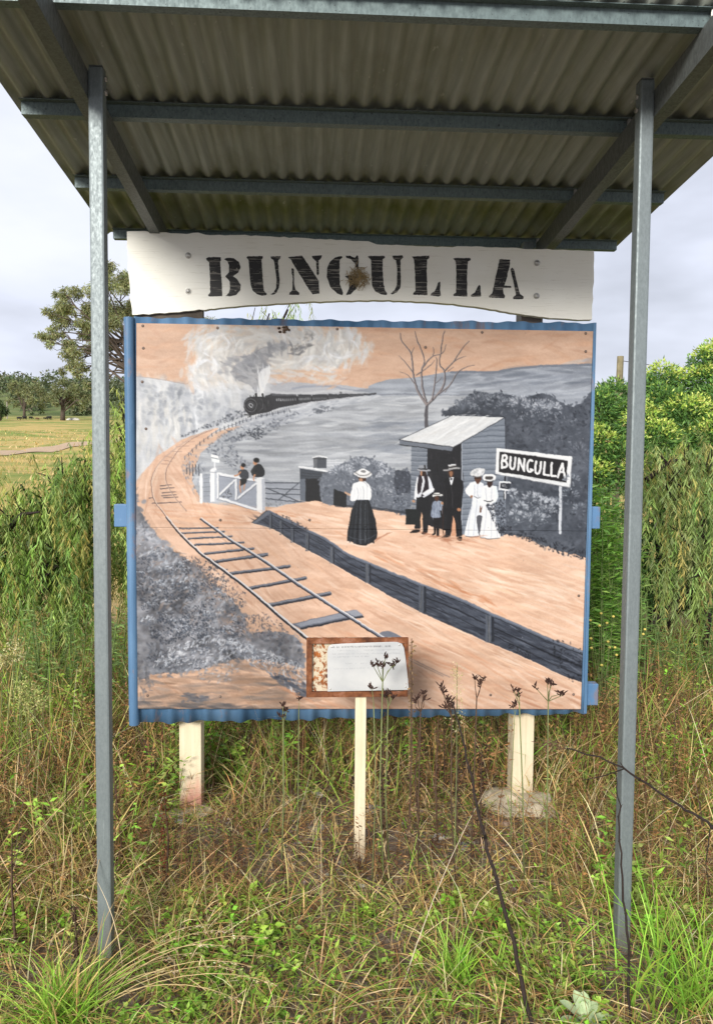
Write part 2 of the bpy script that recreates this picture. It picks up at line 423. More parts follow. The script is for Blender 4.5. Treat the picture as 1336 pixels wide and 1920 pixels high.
    c.dabs(scr, 420, [C(116, 120, 127), C(98, 102, 109), C(140, 143, 149), C(172, 175, 179)], (1.5, 5), (1, 2.6), -.4, (.3, .75), jit=.7)
    c.dabs(z5(620, 240, 760, 180, 800, 230, 760, 250, 690, 240), 90, [C(70, 73, 79), C(86, 90, 97)], (1, 3), (.8, 1.8), 0, (.5, .9), jit=1)
    c.dabs(z5(500, 150, 640, 90, 700, 110, 560, 160, 430, 200, 350, 230, 330, 225), 130, [C(104, 107, 113), C(86, 90, 96), C(150, 152, 156)], (1.5, 4), (1, 2.2), -.4, (.35, .8), jit=.7)
    # fence pickets along the line
    fp = smooth_pts(z5(345, 345, 430, 265, 520, 200, 610, 165, 690, 135, 800, 108, 930, 88), False, 12)
    for i, (x, y) in enumerate(fp[::3]):
        hh = 6.5-3.0*i/len(fp[::3])
        c.stroke([(x, y-hh*.2), (x+.3, y+hh)], 1.5, C(74, 77, 84), alpha=.9, smooth=False)
    c.stroke(fp+[0, 1.5], .8, C(98, 101, 107), alpha=.7, smooth=False)
    for (a, b) in zip(range(355, 440, 17), range(0, 9)):
        x, y = z5(a, 400)[0]
        c.stroke([(x, y-3), (x+1, y+14+(b % 3)*2)], 2, C(68, 71, 78), alpha=.85, smooth=False)
    c.dabs(z5(330, 350, 420, 330, 470, 430, 430, 560, 380, 540, 340, 460), 110, [C(132, 136, 143), C(112, 116, 124), C(160, 163, 168)], (1.5, 5), (1, 2.4), 1.4, (.3, .7), jit=.4)
    # train
    K = C(58, 58, 61)
    c.poly(zt(540, 300, 1262, 278, 1262, 286, 1020, 304, 830, 330, 560, 370), C(50, 50, 53))
    c.poly(zt(270, 300, 330, 278, 550, 284, 560, 372, 420, 400, 330, 425, 280, 420), K)
    c.poly(zt(565, 284, 685, 284, 688, 348, 567, 370), C(66, 67, 70))
    c.poly(zt(693, 284, 828, 282, 830, 332, 695, 350), C(64, 65, 68))
    c.poly(zt(835, 280, 918, 278, 920, 318, 838, 332), C(68, 69, 72))
    c.poly(zt(924, 278, 1022, 278, 1022, 306, 926, 322), C(70, 71, 74))
    c.poly(zt(1026, 278, 1125, 276, 1125, 298, 1028, 310), C(84, 85, 88))
    c.poly(zt(1128, 277, 1192, 275, 1192, 290, 1130, 300), C(86, 87, 90))
    c.poly(zt(1198, 275, 1262, 273, 1262, 288, 1200, 290), C(78, 79, 82))
    c.dab(*zt(948, 266)[0], 2.6, 2, 0, C(90), .9)
    c.poly(zt(330, 278, 550, 284, 552, 296, 335, 298), C(92, 92, 95))
    for x0, x1, n in ((378, 540, 10), (578, 675, 9), (702, 820, 10), (845, 910, 6)):
        for i in range(n):
            x = x0+(x1-x0)*i/(n-1); t = (x-370)/560
            c.stroke(zt(x, 325-16*t, x, 343-22*t), 1.6-.8*t, C(196-50*t), alpha=.9-.45*t, smooth=False)
    c.poly(zt(85, 350, 110, 318, 150, 305, 270, 308, 330, 330, 335, 425, 230, 455, 140, 465, 100, 440, 82, 395), C(52, 52, 55), 1, True)
    cx, cy = zt(143, 380)[0]
    t = np.linspace(0, 6.3, 30)
    for rr, wd, col, al in ((12.2, 1.3, C(120), .8), (9.5, .8, C(36), .9), (6.5, .9, C(128), .7), (3.2, 1.6, C(198), .9), (1, 2, C(40), 1)):
        c.stroke(np.stack([cx+rr*.92*np.cos(t), cy+rr*np.sin(t)], 1), wd, col, alpha=al, smooth=False)
    c.stroke(zt(215, 440, 250, 400, 250, 345, 225, 320), 1.2, C(104), alpha=.7)
    c.dabs(zt(170, 330, 320, 320, 325, 410, 190, 440), 30, [C(80), C(40), C(66)], (2, 6), (.7, 1.6), 1.5, (.3, .6))
    for p, w in ((zt(190, 282, 192, 305), 4.5), (zt(249, 282, 250, 305), 4), (zt(139, 296, 140, 318), 1.5), (zt(170, 292, 172, 308), 1.2)):
        c.stroke(p, w, C(46), smooth=False)
    c.stroke(zt(88, 466, 150, 468, 190, 455), 2.2, C(60)); c.stroke(zt(120, 486, 145, 478), 2, C(44))
    for i in range(26):
        x = 60+i*17; y = 505-i*3.1-(i*i)*.02
        c.stroke(zt(x, y-10, x-3, y+12), 1.3, C(216, 215, 212) if i < 9 else C(96, 98, 103), alpha=.75, smooth=False)
    # track bed and open ground
    bed = [(408, 802), (375, 812), (341, 824), (297, 854), (266, 889), (261, 918), (272, 953), (295, 990), (322, 1020), (342, 1038), (368, 1062), (420, 1100), (470, 1140), (520, 1180), (575, 1220), (600, 1260), (570, 1262), (540, 1250), (500, 1240), (420, 1245), (330, 1240), (250, 1242), (250, 1342), (1122, 1342), (1122, 1275), (1091, 1280), (1052, 1266), (995, 1238), (906, 1201), (782, 1145), (681, 1090), (617, 1053), (550, 1016), (509, 991), (471, 980), (500, 957), (483, 957), (398, 944), (371, 942), (364, 928), (346, 895), (339, 875), (346, 856), (375, 827), (410, 804)]
    tone = PE[None, None]+((c.fbm(120, 20, 11)-.5)*.16)[..., None]*np.array([1, 1.05, 1.1])+((F2-.5)*.05)[..., None]
    c.poly(bed, tone.astype(np.float32))
    def flow(x, y):
        if y < 960: return math.atan2(1.0, -.25 if x < 300 else .6)
        return .48 if x > 560 else .75
    c.dabs(bed, 700, [PL, PD, PE, PO, C(222, 184, 156)], (10, 40), (1.2, 4.2), flow, (.12, .45), jit=.1, dens=lambda x, y: 1 if y > 960 else .6)
    c.dabs([(250, 1238), (420, 1242), (560, 1260), (580, 1330), (250, 1335)], 330, [C(164, 138, 120), C(174, 146, 126), C(146, 128, 116), C(184, 154, 132), C(128, 120, 116), C(158, 140, 128)], (12, 44), (2, 6), .03, (.3, .65), jit=.12)
    c.dabs([(580, 1195), (760, 1195), (900, 1230), (1090, 1290), (1090, 1335), (580, 1335)], 170, [C(196, 148, 120), C(206, 160, 132), C(176, 132, 108), C(220, 182, 156)], (14, 46), (1.5, 4.5), .4, (.2, .5), jit=.1)
    c.dabs([(375, 945), (470, 952), (465, 985), (400, 1000), (330, 985), (300, 955)], 60, [C(216, 178, 150), C(200, 156, 128)], (12, 34), (1.5, 4), .12, (.2, .5), jit=.1)
    c.dabs([(690, 1090), (800, 1150), (1000, 1245), (1085, 1290), (900, 1240), (720, 1150)], 90, [PL, C(233, 206, 184), C(222, 186, 160)], (16, 44), (1, 3), .43, (.2, .5), jit=.06)
    c.stroke([(660, 1160), (720, 1200), (765, 1236), (830, 1268)], 2.2, C(142, 132, 128), alpha=.55)
    c.stroke([(764, 1232), (800, 1250), (842, 1270)], 2, C(120, 116, 118), alpha=.5)
    # lower left scrub
    scrub = [(248, 940), (262, 958), (280, 985), (310, 1020), (335, 1040), (372, 1064), (395, 1090), (420, 1110), (455, 1150), (470, 1185), (520, 1185), (560, 1200), (572, 1250), (540, 1245), (480, 1236), (430, 1238), (360, 1258), (300, 1262), (248, 1245)]
    c.rough(scrub, C(122, 124, 129)[None, None]+((c.fbm(46, 34, 14)-.5)*.75)[..., None], 8, 11, alpha=.92)
    c.dabs([(330, 1035), (395, 1085), (450, 1150), (480, 1195), (430, 1190), (380, 1120)], 120, [C(150, 128, 114), C(168, 142, 124), C(132, 118, 110)], (3, 11), (1.5, 4), .6, (.25, .6), jit=.5)
    c.dabs(scrub, 1100, [C(98, 101, 108), C(132, 135, 141), C(150, 153, 159), C(84, 87, 94), C(120, 118, 118)], (2, 8), (1.5, 4), -.3, (.2, .6), jit=1)
    c.dabs([(258, 985), (330, 1045), (400, 1110), (450, 1180), (380, 1180), (270, 1120)], 260, [C(168, 170, 174), C(190, 191, 194), C(148, 150, 154), C(150, 136, 128)], (3, 11), (1.2, 3.4), -.7, (.2, .6), jit=.5)
    for (x, y, rx, ry) in ((279, 1123, 22, 18), (310, 1185, 30, 24), (365, 1160, 34, 24), (300, 1235, 26, 18), (372, 1185, 22, 18), (345, 1110, 26, 20), (400, 1090, 26, 18), (390, 1060, 22, 12), (265, 1060, 20, 16), (370, 1245, 20, 10)):
        e = [(x+rx*math.cos(a), y+ry*math.sin(a)) for a in np.linspace(0, 6, 12)]
        c.dabs(e, int(rx*ry*.22), [C(58, 61, 68), C(70, 73, 80), C(86, 90, 98), C(112, 116, 123)], (1.2, 3.2), (.9, 2), 0, (.4, .85), jit=2)
    c.dabs([(300, 1010), (340, 1040), (380, 1100), (330, 1110), (270, 1060), (258, 980)], 120, [C(160, 164, 170), C(140, 144, 151), C(182, 185, 189)], (2, 7), (1, 2.6), -.5, (.25, .65), jit=.6)
    c.dabs([(300, 1225), (340, 1205), (380, 1200), (430, 1195), (470, 1210), (430, 1240), (360, 1258), (310, 1256)], 330, [C(198, 199, 202), C(176, 178, 183), C(214, 214, 215), C(150, 153, 159)], (2, 6), (.9, 2.2), -.9, (.3, .75), jit=.5)
    c.dabs([(440, 1205), (490, 1215), (540, 1225), (572, 1260), (568, 1300), (540, 1290), (505, 1262), (460, 1240)], 260, [C(190, 192, 196), C(150, 154, 161), C(118, 122, 130), C(206, 207, 209)], (2, 8), (1, 2.6), .9, (.3, .7), jit=.5)
    c.dabs([(505, 1262), (540, 1270), (572, 1280), (572, 1305), (535, 1292)], 60, [C(84, 88, 97), C(104, 108, 117)], (4, 12), (1.5, 3.5), .4, (.4, .75), jit=.2)
    c.dabs([(370, 1255), (420, 1240), (450, 1262), (410, 1280), (375, 1272)], 80, [C(180, 181, 184), C(150, 150, 152), C(120, 118, 120)], (2, 5), (1, 2), -.6, (.3, .7), jit=.6)
    c.dabs([(340, 1310), (350, 1298), (375, 1302), (390, 1308), (380, 1316), (345, 1316)], 30, [C(98, 98, 102), C(118, 117, 120)], (4, 12), (1.5, 3.5), 0, (.4, .8), jit=.2)
    c.dabs([(256, 1312), (300, 1316), (420, 1320), (480, 1328), (256, 1332)], 60, [C(110, 106, 106), C(132, 122, 116), C(96, 94, 96)], (10, 30), (1.5, 4), .03, (.3, .6), jit=.1)
    c.dabs([(252, 1240), (275, 1250), (290, 1290), (262, 1320), (252, 1320)], 70, [C(120, 118, 120), C(140, 136, 134), C(100, 99, 103)], (2, 7), (1.5, 3.5), 1, (.3, .6), jit=.8)
    for k in range(34):
        x = c.r.uniform(258, 450); y = c.r.uniform(1020+max(0, (x-300))*.75, 1195); rr_ = c.r.uniform(9, 20)
        if x > 300 and y < 1000+(x-300)*.85: continue
        dk_ = [C(54, 58, 66), C(70, 75, 84), C(88, 94, 104)]; lt_ = [C(150, 156, 164), C(182, 187, 193), C(206, 209, 213)]
        for j in range(34):
            t_ = c.r.uniform(0, 6.28); q_ = c.r.rand()**.5; up = math.sin(t_) < -.1
            c.dab(x+rr_*q_*math.cos(t_), y+rr_*.75*q_*math.sin(t_), c.r.uniform(1.2, 3.4), c.r.uniform(.8, 1.7), t_+1.2, (lt_ if up and c.r.rand() < .5 else dk_)[c.r.randint(3)], c.r.uniform(.35, .8))
    WB = [C(206, 209, 212), C(184, 188, 193), C(224, 225, 226), C(160, 165, 172), C(194, 198, 202)]
    for bx, by, rx_, ry_ in ((312, 1246, 26, 14), (338, 1228, 26, 16), (368, 1214, 26, 16), (398, 1204, 24, 15), (428, 1208, 24, 15), (458, 1222, 24, 14), (488, 1232, 22, 13), (516, 1240, 20, 13), (545, 1252, 20, 14), (285, 1040, 18, 14), (310, 1066, 20, 12), (340, 1092, 22, 12), (400, 1150, 20, 12), (275, 1165, 16, 10)):
        for j in range(46):
            t_ = c.r.uniform(0, 6.28); q_ = c.r.rand()**.6; yy_ = math.sin(t_)
            col_ = WB[c.r.randint(5)] if yy_ < .25 else [C(112, 117, 126), C(88, 93, 102)][c.r.randint(2)]
            c.dab(bx+rx_*q_*math.cos(t_), by+ry_*q_*yy_, c.r.uniform(1.6, 5), c.r.uniform(.7, 1.6), -.9+c.r.normal(0, .6), col_, c.r.uniform(.3, .75))
    # brown tufts beside the rail
    for rg, n in ((z7(420, 90, 560, 70, 640, 170, 620, 250, 520, 200, 400, 160), 150), (z7(640, 380, 760, 320, 900, 400, 930, 480, 800, 470, 680, 430), 190), (z7(320, 10, 420, 20, 460, 90, 340, 60), 60), (z7(620, 220, 680, 210, 680, 290, 620, 280), 40)):
        c.dabs(rg, n, [C(78, 78, 84), C(98, 98, 104), C(120, 112, 112), C(140, 128, 124)], (1.5, 4), (.8, 1.8), 1.2, (.4, .85), jit=.8)
    for i in range(34):
        x = c.r.uniform(395, 545); y = 1085+(x-395)*.66+c.r.uniform(-10, 22); h = c.r.uniform(9, 22)
        c.stroke([(x, y), (x+c.r.uniform(-3, 3), y-h*.5), (x+c.r.uniform(-4, 4), y-h)], 1.1, C(226, 196, 172), .4, alpha=.6)
    # upper track sleepers and rails
    for a in ((235, 345, 290, 352), (225, 365, 275, 372), (215, 385, 262, 388), (330, 265, 400, 262), (300, 290, 370, 285), (270, 315, 330, 318)):
        c.stroke(z5(*a), 1.2, C(140, 118, 108), alpha=.6, smooth=False)
    for a in ((210, 508, 272, 503), (212, 524, 285, 518), (220, 546, 295, 541), (218, 562, 300, 557), (228, 574, 308, 570), (148, 578, 172, 574), (168, 606, 328, 598)):
        c.stroke(z5(*a), 2.2, C(92, 84, 84), 1.4, alpha=.85, smooth=False)
    rl = [(400, 804), (370, 815), (344, 831), (311, 856), (290, 883), (284, 908), (290, 939), (304, 958), (318, 977)]
    c.stroke(rl, 1.2, C(112, 92, 84), 2.6, alpha=.9); c.stroke(np.array(rl)+[.8, -.6], .8, C(232, 214, 200), 1.6, alpha=.8)
    rr = [(398, 806), (367, 819), (338, 841), (318, 868), (311, 888), (313, 908), (327, 932), (349, 958)]
    c.stroke(rr, 1.1, C(120, 98, 88), 2.2, alpha=.85); c.stroke(np.array(rr)+[-.8, -.4], .7, C(228, 206, 190), 1.4, alpha=.7)
    # lower sleepers
    G = C(88, 90, 98)
    for z, a, w in ((z5, (316, 746, 530, 741), 2.6), (z5, (328, 771, 565, 762), 3), (z5, (366, 802, 608, 788), 3.4), (z5, (402, 838, 672, 823), 4), (z5, (458, 886, 728, 857), 4.6), (z5, (522, 931, 800, 888), 5.4), (z7, (525, 38, 800, 2), 5.4), (z7, (600, 106, 926, 66), 6), (z7, (705, 188, 1016, 130), 6.4), (z7, (812, 284, 1150, 216), 7.6)):
        p = z(*a)
        c.stroke(p, w, G, smooth=False); c.stroke(np.array(p)+[0, w*.34], w*.34, C(54, 56, 63), smooth=False)
        c.stroke(np.array(p)+[2, -w*.3], w*.34, C(152, 155, 161), alpha=.75, smooth=False)
    c.poly(z7(940, 385, 1290, 305, 1336, 335, 1330, 350, 995, 418), C(112, 115, 124)); c.poly(z7(1240, 318, 1300, 305, 1336, 335, 1290, 345), C(150, 152, 158))
    c.poly(z7(960, 385, 1230, 322, 1250, 345, 990, 402), C(160, 163, 170), .7); c.stroke(z7(992, 413, 1245, 360, 1336, 345), 3.4, C(58, 60, 66), smooth=False)
    c.poly([(712, 1187), (728, 1183), (745, 1190), (752, 1197), (715, 1197)], C(126, 128, 136), 1, True)
    r1 = [(312, 968), (334, 996), (365, 1027), (381, 1041), (432, 1078), (472, 1109), (526, 1156), (580, 1200)]
    r2 = [(376, 972), (392, 983), (439, 1016), (480, 1041), (543, 1084), (594, 1118), (645, 1150), (722, 1199)]
    for r_ in (r1, r2):
        c.stroke(np.array(r_)+[-.8, 1.6], 2.4, C(58, 58, 64), 5.2); c.stroke(np.array(r_)+[1, -.8], 1.4, C(214, 211, 208), 3.4)
    c.stroke(np.array(r2)+[-.2, .4], 1, C(128, 132, 142), 2.6)
    # white crossing gate
    Wt, Ws = C(226, 226, 226), C(176, 179, 184)
    c.poly(z5(428, 443, 488, 440, 488, 598, 428, 598), C(150, 154, 160), .8)
    for y in (465, 490, 515, 540, 565): c.stroke(z5(445, y, 488, y-2), 1, C(112, 116, 122), alpha=.7, smooth=False)
    c.poly(z5(522, 440, 745, 485, 745, 640, 522, 572), C(158, 162, 170), .85)
    c.dabs(z5(540, 540, 600, 530, 610, 580, 550, 570), 30, [C(70, 74, 80), C(100)], (1, 3), (.8, 1.6), 0, (.4, .8), jit=1)
    for a, w in (((524, 572, 745, 640), 5), ((535, 560, 620, 478), 4), ((636, 580, 745, 492), 4.4), ((630, 465, 630, 582), 4.6), ((522, 440, 770, 482), 5.6), ((530, 445, 530, 570), 4)):
        p = np.array(z5(*a))
        c.stroke(p+[.8, .8], w, C(120, 124, 132), smooth=False); c.stroke(p, w*.86, Wt, smooth=False)
    c.stroke(z5(438, 445, 438, 597), 6, Wt, smooth=False); c.stroke(z5(446, 447, 446, 597), 1, Ws, smooth=False)
    c.poly(z5(488, 418, 500, 408, 516, 408, 524, 420, 524, 596, 488, 598), Wt); c.poly(z5(512, 425, 524, 420, 524, 596, 512, 598), Ws, .8)
    c.stroke(z5(488, 432, 524, 434), 1.4, C(150, 152, 156), smooth=False)
    c.stroke(z5(512, 372, 512, 408), 3, C(214), smooth=False)
    c.poly(z5(492, 333, 534, 340, 534, 355, 492, 348), C(232, 234, 232)); c.poly(z5(492, 354, 538, 360, 538, 380, 494, 374), C(224, 226, 224)); c.stroke(z5(492, 351, 536, 357), 1, C(120, 124, 126), smooth=False)
    c.poly(z5(745, 466, 768, 458, 790, 466, 792, 648, 770, 658, 746, 650), C(232, 232, 231)); c.poly(z5(774, 470, 790, 466, 792, 648, 776, 656), C(188, 190, 195))
    # farm gate
    c.poly(z5(795, 488, 985, 490, 985, 610, 795, 600), C(152, 156, 163), .7)
    for a in ((795, 490, 985, 491), (795, 522, 985, 528), (795, 550, 985, 556), (795, 580, 985, 596), (800, 520, 975, 592), (860, 590, 975, 495)):
        c.stroke(z5(*a), 1.9, C(84, 87, 93), alpha=.9, smooth=False)
    c.dabs(z5(795, 590, 985, 600, 985, 612, 795, 625), 40, [C(110, 113, 118), C(170)], (1, 4), (.8, 1.6), 1.2, (.3, .7))
    # tank, yard rails and the small dark shed
    for y in (366, 380, 394): c.stroke(z5(1130, y, 1240, y-2), 1.2, C(214, 215, 216), alpha=.8, smooth=False)
    for x in (1150, 1185, 1225): c.stroke(z5(x, 360, x, 402), 1.1, C(206), alpha=.8, smooth=False)
    c.poly(z5(1058, 348, 1135, 350, 1133, 410, 1062, 408), C(88, 91, 96)); c.poly(z5(1062, 352, 1080, 352, 1080, 408, 1064, 408), C(140), .5)
    c.stroke(z5(1058, 350, 1095, 342, 1136, 350), 2.4, C(222, 222, 220)); c.stroke(z5(1062, 354, 1095, 358, 1132, 354), 1.2, C(60))
    c.poly(z5(1105, 425, 1172, 436, 1172, 600, 1112, 600), C(112, 116, 122)); c.poly(z5(985, 410, 1110, 430, 1112, 600, 988, 606), C(78, 82, 88))
    c.poly(z5(1018, 468, 1106, 465, 1112, 594, 1016, 604), C(42, 43, 45)); c.poly(z5(986, 470, 1016, 470, 1016, 604, 990, 606), C(110, 115, 122))
    for y in (440, 455): c.stroke(z5(990, y-6, 1104, y+4), 1, C(56, 58, 62), alpha=.8, smooth=False)
    c.stroke(z5(982, 402, 1060, 412, 1170, 436), 3, C(226, 226, 224)); c.stroke(z5(1100, 434, 1170, 440), 1.6, C(90))
    # boys on the gate
    sk = C(196, 148, 116)
    c.stroke(z5(655, 480, 652, 512, 655, 545), 3, sk, 2); c.stroke(z5(675, 478, 676, 505, 674, 530), 3, sk, 2)
    c.poly(z5(652, 470, 692, 466, 690, 490, 655, 510), C(52), 1); c.poly(z5(645, 424, 680, 415, 700, 435, 698, 468, 660, 466, 648, 446), C(74, 76, 80), 1, True)
    c.stroke(z5(655, 432, 638, 448, 622, 452), 2.6, sk); c.dab(*z5(666, 404)[0], 4.2, 5.2, 0, sk, 1); c.dab(*z5(672, 392)[0], 5.6, 4.6, .3, C(38), 1)
    c.poly(z5(728, 400, 760, 385, 785, 410, 788, 448, 760, 460, 718, 448), C(50, 51, 54), 1, True); c.stroke(z5(735, 445, 730, 465, 732, 478), 3.2, sk, 2)
    c.stroke(z5(735, 405, 716, 430, 745, 440), 4, C(62)); c.dab(*z5(736, 378)[0], 4.2, 5.4, 0, sk, 1); c.dab(*z5(743, 364)[0], 6.6, 5.4, .2, C(34), 1)
    # platform top
    plat = [(500, 956), (540, 945), (594, 939), (630, 948), (700, 953), (760, 960), (830, 985), (948, 1000), (986, 1009), (1017, 1022), (1059, 1034), (1122, 1052), (1122, 1236), (1091, 1222), (1033, 1199), (977, 1175), (917, 1148), (850, 1118), (790, 1096), (741, 1075), (685, 1053), (651, 1038), (620, 1016), (573, 991), (533, 972)]
    c.poly(plat, (tone*1.03).astype(np.float32))
    pf = lambda x, y: .1+.28*min(1, max(0, (y-950)/150))
    c.dabs(plat, 520, [PL, C(233, 206, 184), PE, PO, C(222, 186, 160)], (12, 44), (1.2, 4), pf, (.15, .5), jit=.1)
    c.dabs([(690, 1040), (760, 1070), (850, 1110), (940, 1150), (900, 1115), (800, 1070), (720, 1035)], 50, [PD, C(198, 146, 114)], (8, 30), (1.2, 3), .42, (.25, .6), jit=.1)
    c.dabs([(900, 1060), (1085, 1110), (1088, 1200), (1000, 1160), (900, 1110)], 80, [C(234, 210, 190), PL, C(226, 192, 166)], (14, 44), (1.2, 3.4), .3, (.2, .5), jit=.08)
    c.dabs([(500, 960), (600, 985), (700, 1030), (640, 1000), (560, 965)], 50, [C(208, 158, 126), PL], (8, 26), (1, 3), .35, (.2, .5))
    # platform wall
    wt = [(503, 956), (533, 971), (573, 990), (620, 1015), (651, 1037), (685, 1052), (741, 1075), (790, 1095), (850, 1117), (917, 1148), (977, 1174), (1033, 1199), (1122, 1233)]
    wb = [(1122, 1293), (1091, 1280), (1052, 1266), (995, 1238), (906, 1201), (782, 1145), (681, 1090), (617, 1053), (550, 1016), (510, 991), (471, 980)]
    wall = wt+wb
    c.poly(wall, C(78, 82, 91)[None, None]+((c.fbm(40, 6, 21)-.5)*.2)[..., None])
    wf = lambda x, y: .44
    c.dabs(wall, 420, [C(62, 65, 73), C(96, 101, 111), C(84, 88, 97), C(112, 117, 127), C(50, 52, 59)], (8, 26), (.7, 1.8), wf, (.3, .75), jit=.06)
    mid = [(a[0], a[1]+12+18*i/12) for i, a in enumerate(wt)]
    c.stroke(mid[1:], 1.0, C(40, 42, 48), 3, alpha=.8)
    c.stroke([(a[0]+2, a[1]+22+26*i/12) for i, a in enumerate(wt)][2:], 1.0, C(44, 46, 52), 2.4, alpha=.7)
    c.stroke(np.array(wt)+[0, 3], 3.5, C(104, 109, 119), 9); c.stroke(np.array(wt)+[0, 6], 1.0, C(46, 48, 54), 2.2, alpha=.8)
    c.stroke(np.array(wt)+[0, .5], 1.4, C(136, 140, 149), 3, alpha=.7)
    for z, x, y0, y1, w in ((z5, 822, 655, 748, 5.5), (z5, 880, 700, 782, 6), (z5, 943, 735, 822, 7), (z5, 1025, 772, 872, 7.5), (z5, 1163, 845, 942, 8.5), (z8, 130, 42, 145, 10), (z8, 400, 150, 290, 13.5), (z8, 736, 298, 440, 16)):
        p = np.array(z(x, y0, x, y1))
        (ax, ay), (_, by) = p
        c.poly([(ax-w*.4, ay), (ax+w*.62, ay+w*.3), (ax+w*.62, by-w*.1), (ax-w*.4, by)], C(54, 57, 64)); c.poly([(ax-w*.4, ay), (ax+w*.3, ay+w*.2), (ax+w*.28, by), (ax-w*.4, by-w*.05)], C(96, 101, 110))
        for q in range(5): c.stroke([(ax+c.r.uniform(-.35, .25)*w, ay+w*.2), (ax+c.r.uniform(-.35, .25)*w, by-1)], w*.07, C(c.r.choice([126, 70, 112, 84])), alpha=.6, smooth=False)
    c.poly([(471, 980), (499, 957), (507, 962), (480, 981)], C(112, 116, 124)); c.stroke([(472, 980), (500, 957)], 1.4, C(64), smooth=False)
    c.dabs(z8(1060, 430, 1205, 480, 1205, 630, 1100, 600), 70, [C(36, 38, 43), C(52, 55, 62)], (1.5, 4), (1, 2.2), 0, (.4, .8), jit=1)
    c.stroke(np.array(wb[::-1])+[0, 1], 1.2, C(228, 204, 184), 1.4, alpha=.7)
    c.dabs(z5(850, 660, 940, 690, 1030, 740, 1010, 750, 900, 690), 60, [C(62, 63, 68), C(110, 100, 98)], (1, 3), (.8, 1.6), 0, (.4, .8), jit=1)
    # signature: a short scribble
    for a in ((835, 455, 845, 448, 858, 452, 846, 462, 836, 470, 862, 468), (872, 476, 880, 462, 878, 490, 868, 494), (884, 476, 886, 488, 896, 480, 897, 492), (902, 486, 904, 494, 912, 488, 914, 496), (926, 480, 918, 496, 926, 500, 927, 478), (932, 500, 936, 504), (936, 486, 934, 512), (944, 490, 942, 516)):
        c.stroke(z8(*a), .9, C(20, 21, 24), alpha=.85)
    # right dark bushes
    def edge_dab(pts, n, cols, L_, w_, ang):
        P = smooth_pts(pts, False, 8)
        for k in range(n):
            x, y = P[c.r.randint(len(P))]; c.dab(x+c.r.normal(0, 3), y+c.r.normal(0, 2.5), c.r.uniform(*L_), c.r.uniform(*w_), ang+c.r.normal(0, .6), cols[c.r.randint(len(cols))], c.r.uniform(.3, .8))
    bush = [(832, 778), (845, 764), (861, 755), (878, 742), (894, 733), (915, 738), (939, 738), (965, 744), (985, 745), (1014, 738), (1032, 742), (1048, 752), (1070, 762), (1090, 756), (1122, 750), (1122, 1058), (1099, 1046), (1060, 1036), (1017, 1022), (986, 1008), (948, 1002), (930, 990), (930, 800)]
    c.rough(bush, C(88, 92, 99)[None, None]+((c.fbm(36, 30, 31)-.5)*.24)[..., None], 12, 6)
    c.dabs(bush, 1000, [C(72, 75, 82), C(96, 100, 108), C(62, 65, 71), C(112, 117, 125), C(82, 86, 93)], (2, 7), (1.5, 3.6), .5, (.25, .6), jit=1)
    def puff(x, y, rx, ry, n, cols):
        for k in range(n):
            t = c.r.uniform(math.pi*1.0, math.pi*2.0) if c.r.rand() < .75 else c.r.uniform(0, 6.28)
            q = c.r.uniform(.2, 1)**.5
            c.dab(x+rx*q*math.cos(t), y+ry*q*math.sin(t), c.r.uniform(1.2, 4), c.r.uniform(.8, 1.8), t, np.array(cols[c.r.randint(len(cols))])+c.r.normal(0, .03), c.r.uniform(.3, .75))
    LG = [C(170, 173, 178), C(146, 150, 156), C(190, 192, 196), C(122, 126, 133)]
    DG = [C(104, 108, 115), C(120, 124, 131), C(88, 92, 99), C(138, 142, 148)]
    for a in ((870, 768, 30, 22), (898, 752, 26, 18), (925, 752, 26, 14), (950, 762, 22, 16)): puff(*a, 120, DG+[C(152, 155, 160)])
    for a in ((975, 762, 26, 20), (1000, 764, 24, 18), (1020, 765, 22, 18), (1038, 768, 16, 14)): puff(*a, 110, LG)
    for a in ((1000, 790, 34, 16), (1060, 800, 30, 20), (1040, 830, 30, 16), (1085, 850, 20, 22)): puff(*a, 60, DG)
    c.dabs([(955, 790), (1050, 790), (1050, 840), (955, 840)], 160, [C(66, 69, 76), C(78, 81, 88), C(96, 100, 107)], (2, 6), (1.2, 2.8), 0, (.3, .7), jit=1)
    c.dabs([(1075, 770), (1108, 755), (1108, 790), (1080, 800)], 60, [C(70, 73, 80), C(58, 61, 68)], (1.5, 4), (1, 2.2), 0, (.4, .8), jit=1)
    # bush behind the woman
    b2 = [(600, 900), (622, 880), (645, 868), (668, 858), (690, 858), (712, 866), (735, 880), (752, 886), (770, 890), (770, 962), (730, 958), (700, 953), (630, 948), (604, 940)]
    c.rough(b2, C(112, 116, 123), 15, 5)
    c.dabs(b2, 520, [C(92, 96, 103), C(130, 134, 141), C(150, 154, 160), C(80, 84, 91), C(118, 122, 129)], (2, 6), (1, 2.6), .6, (.3, .7), jit=.9)
    for a in ((640, 890, 26, 20), (672, 874, 22, 16), (700, 878, 24, 18), (725, 895, 22, 16)): puff(*a, 130, LG+[C(206, 208, 211)])
    for a in ((705, 925, 26, 16), (745, 930, 20, 20), (680, 930, 20, 14)): puff(*a, 50, LG)
    c.rough(zp(0, 160, 40, 130, 130, 145, 170, 190, 170, 380, 0, 360), C(72, 75, 82), 4, 3, alpha=.85)
    c.dabs(zp(0, 160, 170, 150, 170, 600, 0, 600), 160, [C(62, 66, 73), C(84, 88, 96), C(112, 117, 126)], (1.5, 4), (1, 2.2), .4, (.3, .7), jit=1)
    c.stroke([(630, 948), (700, 953), (762, 962)], 5, C(62, 65, 71), alpha=.75)
    # bare tree
    tc = C(104, 100, 102)
    for p, w0, w1 in (((799, 800, 798, 780, 800, 762), 7, 6),):
        c.stroke([(p[i], p[i+1]) for i in range(0, 6, 2)], w0, C(96, 93, 95), w1)
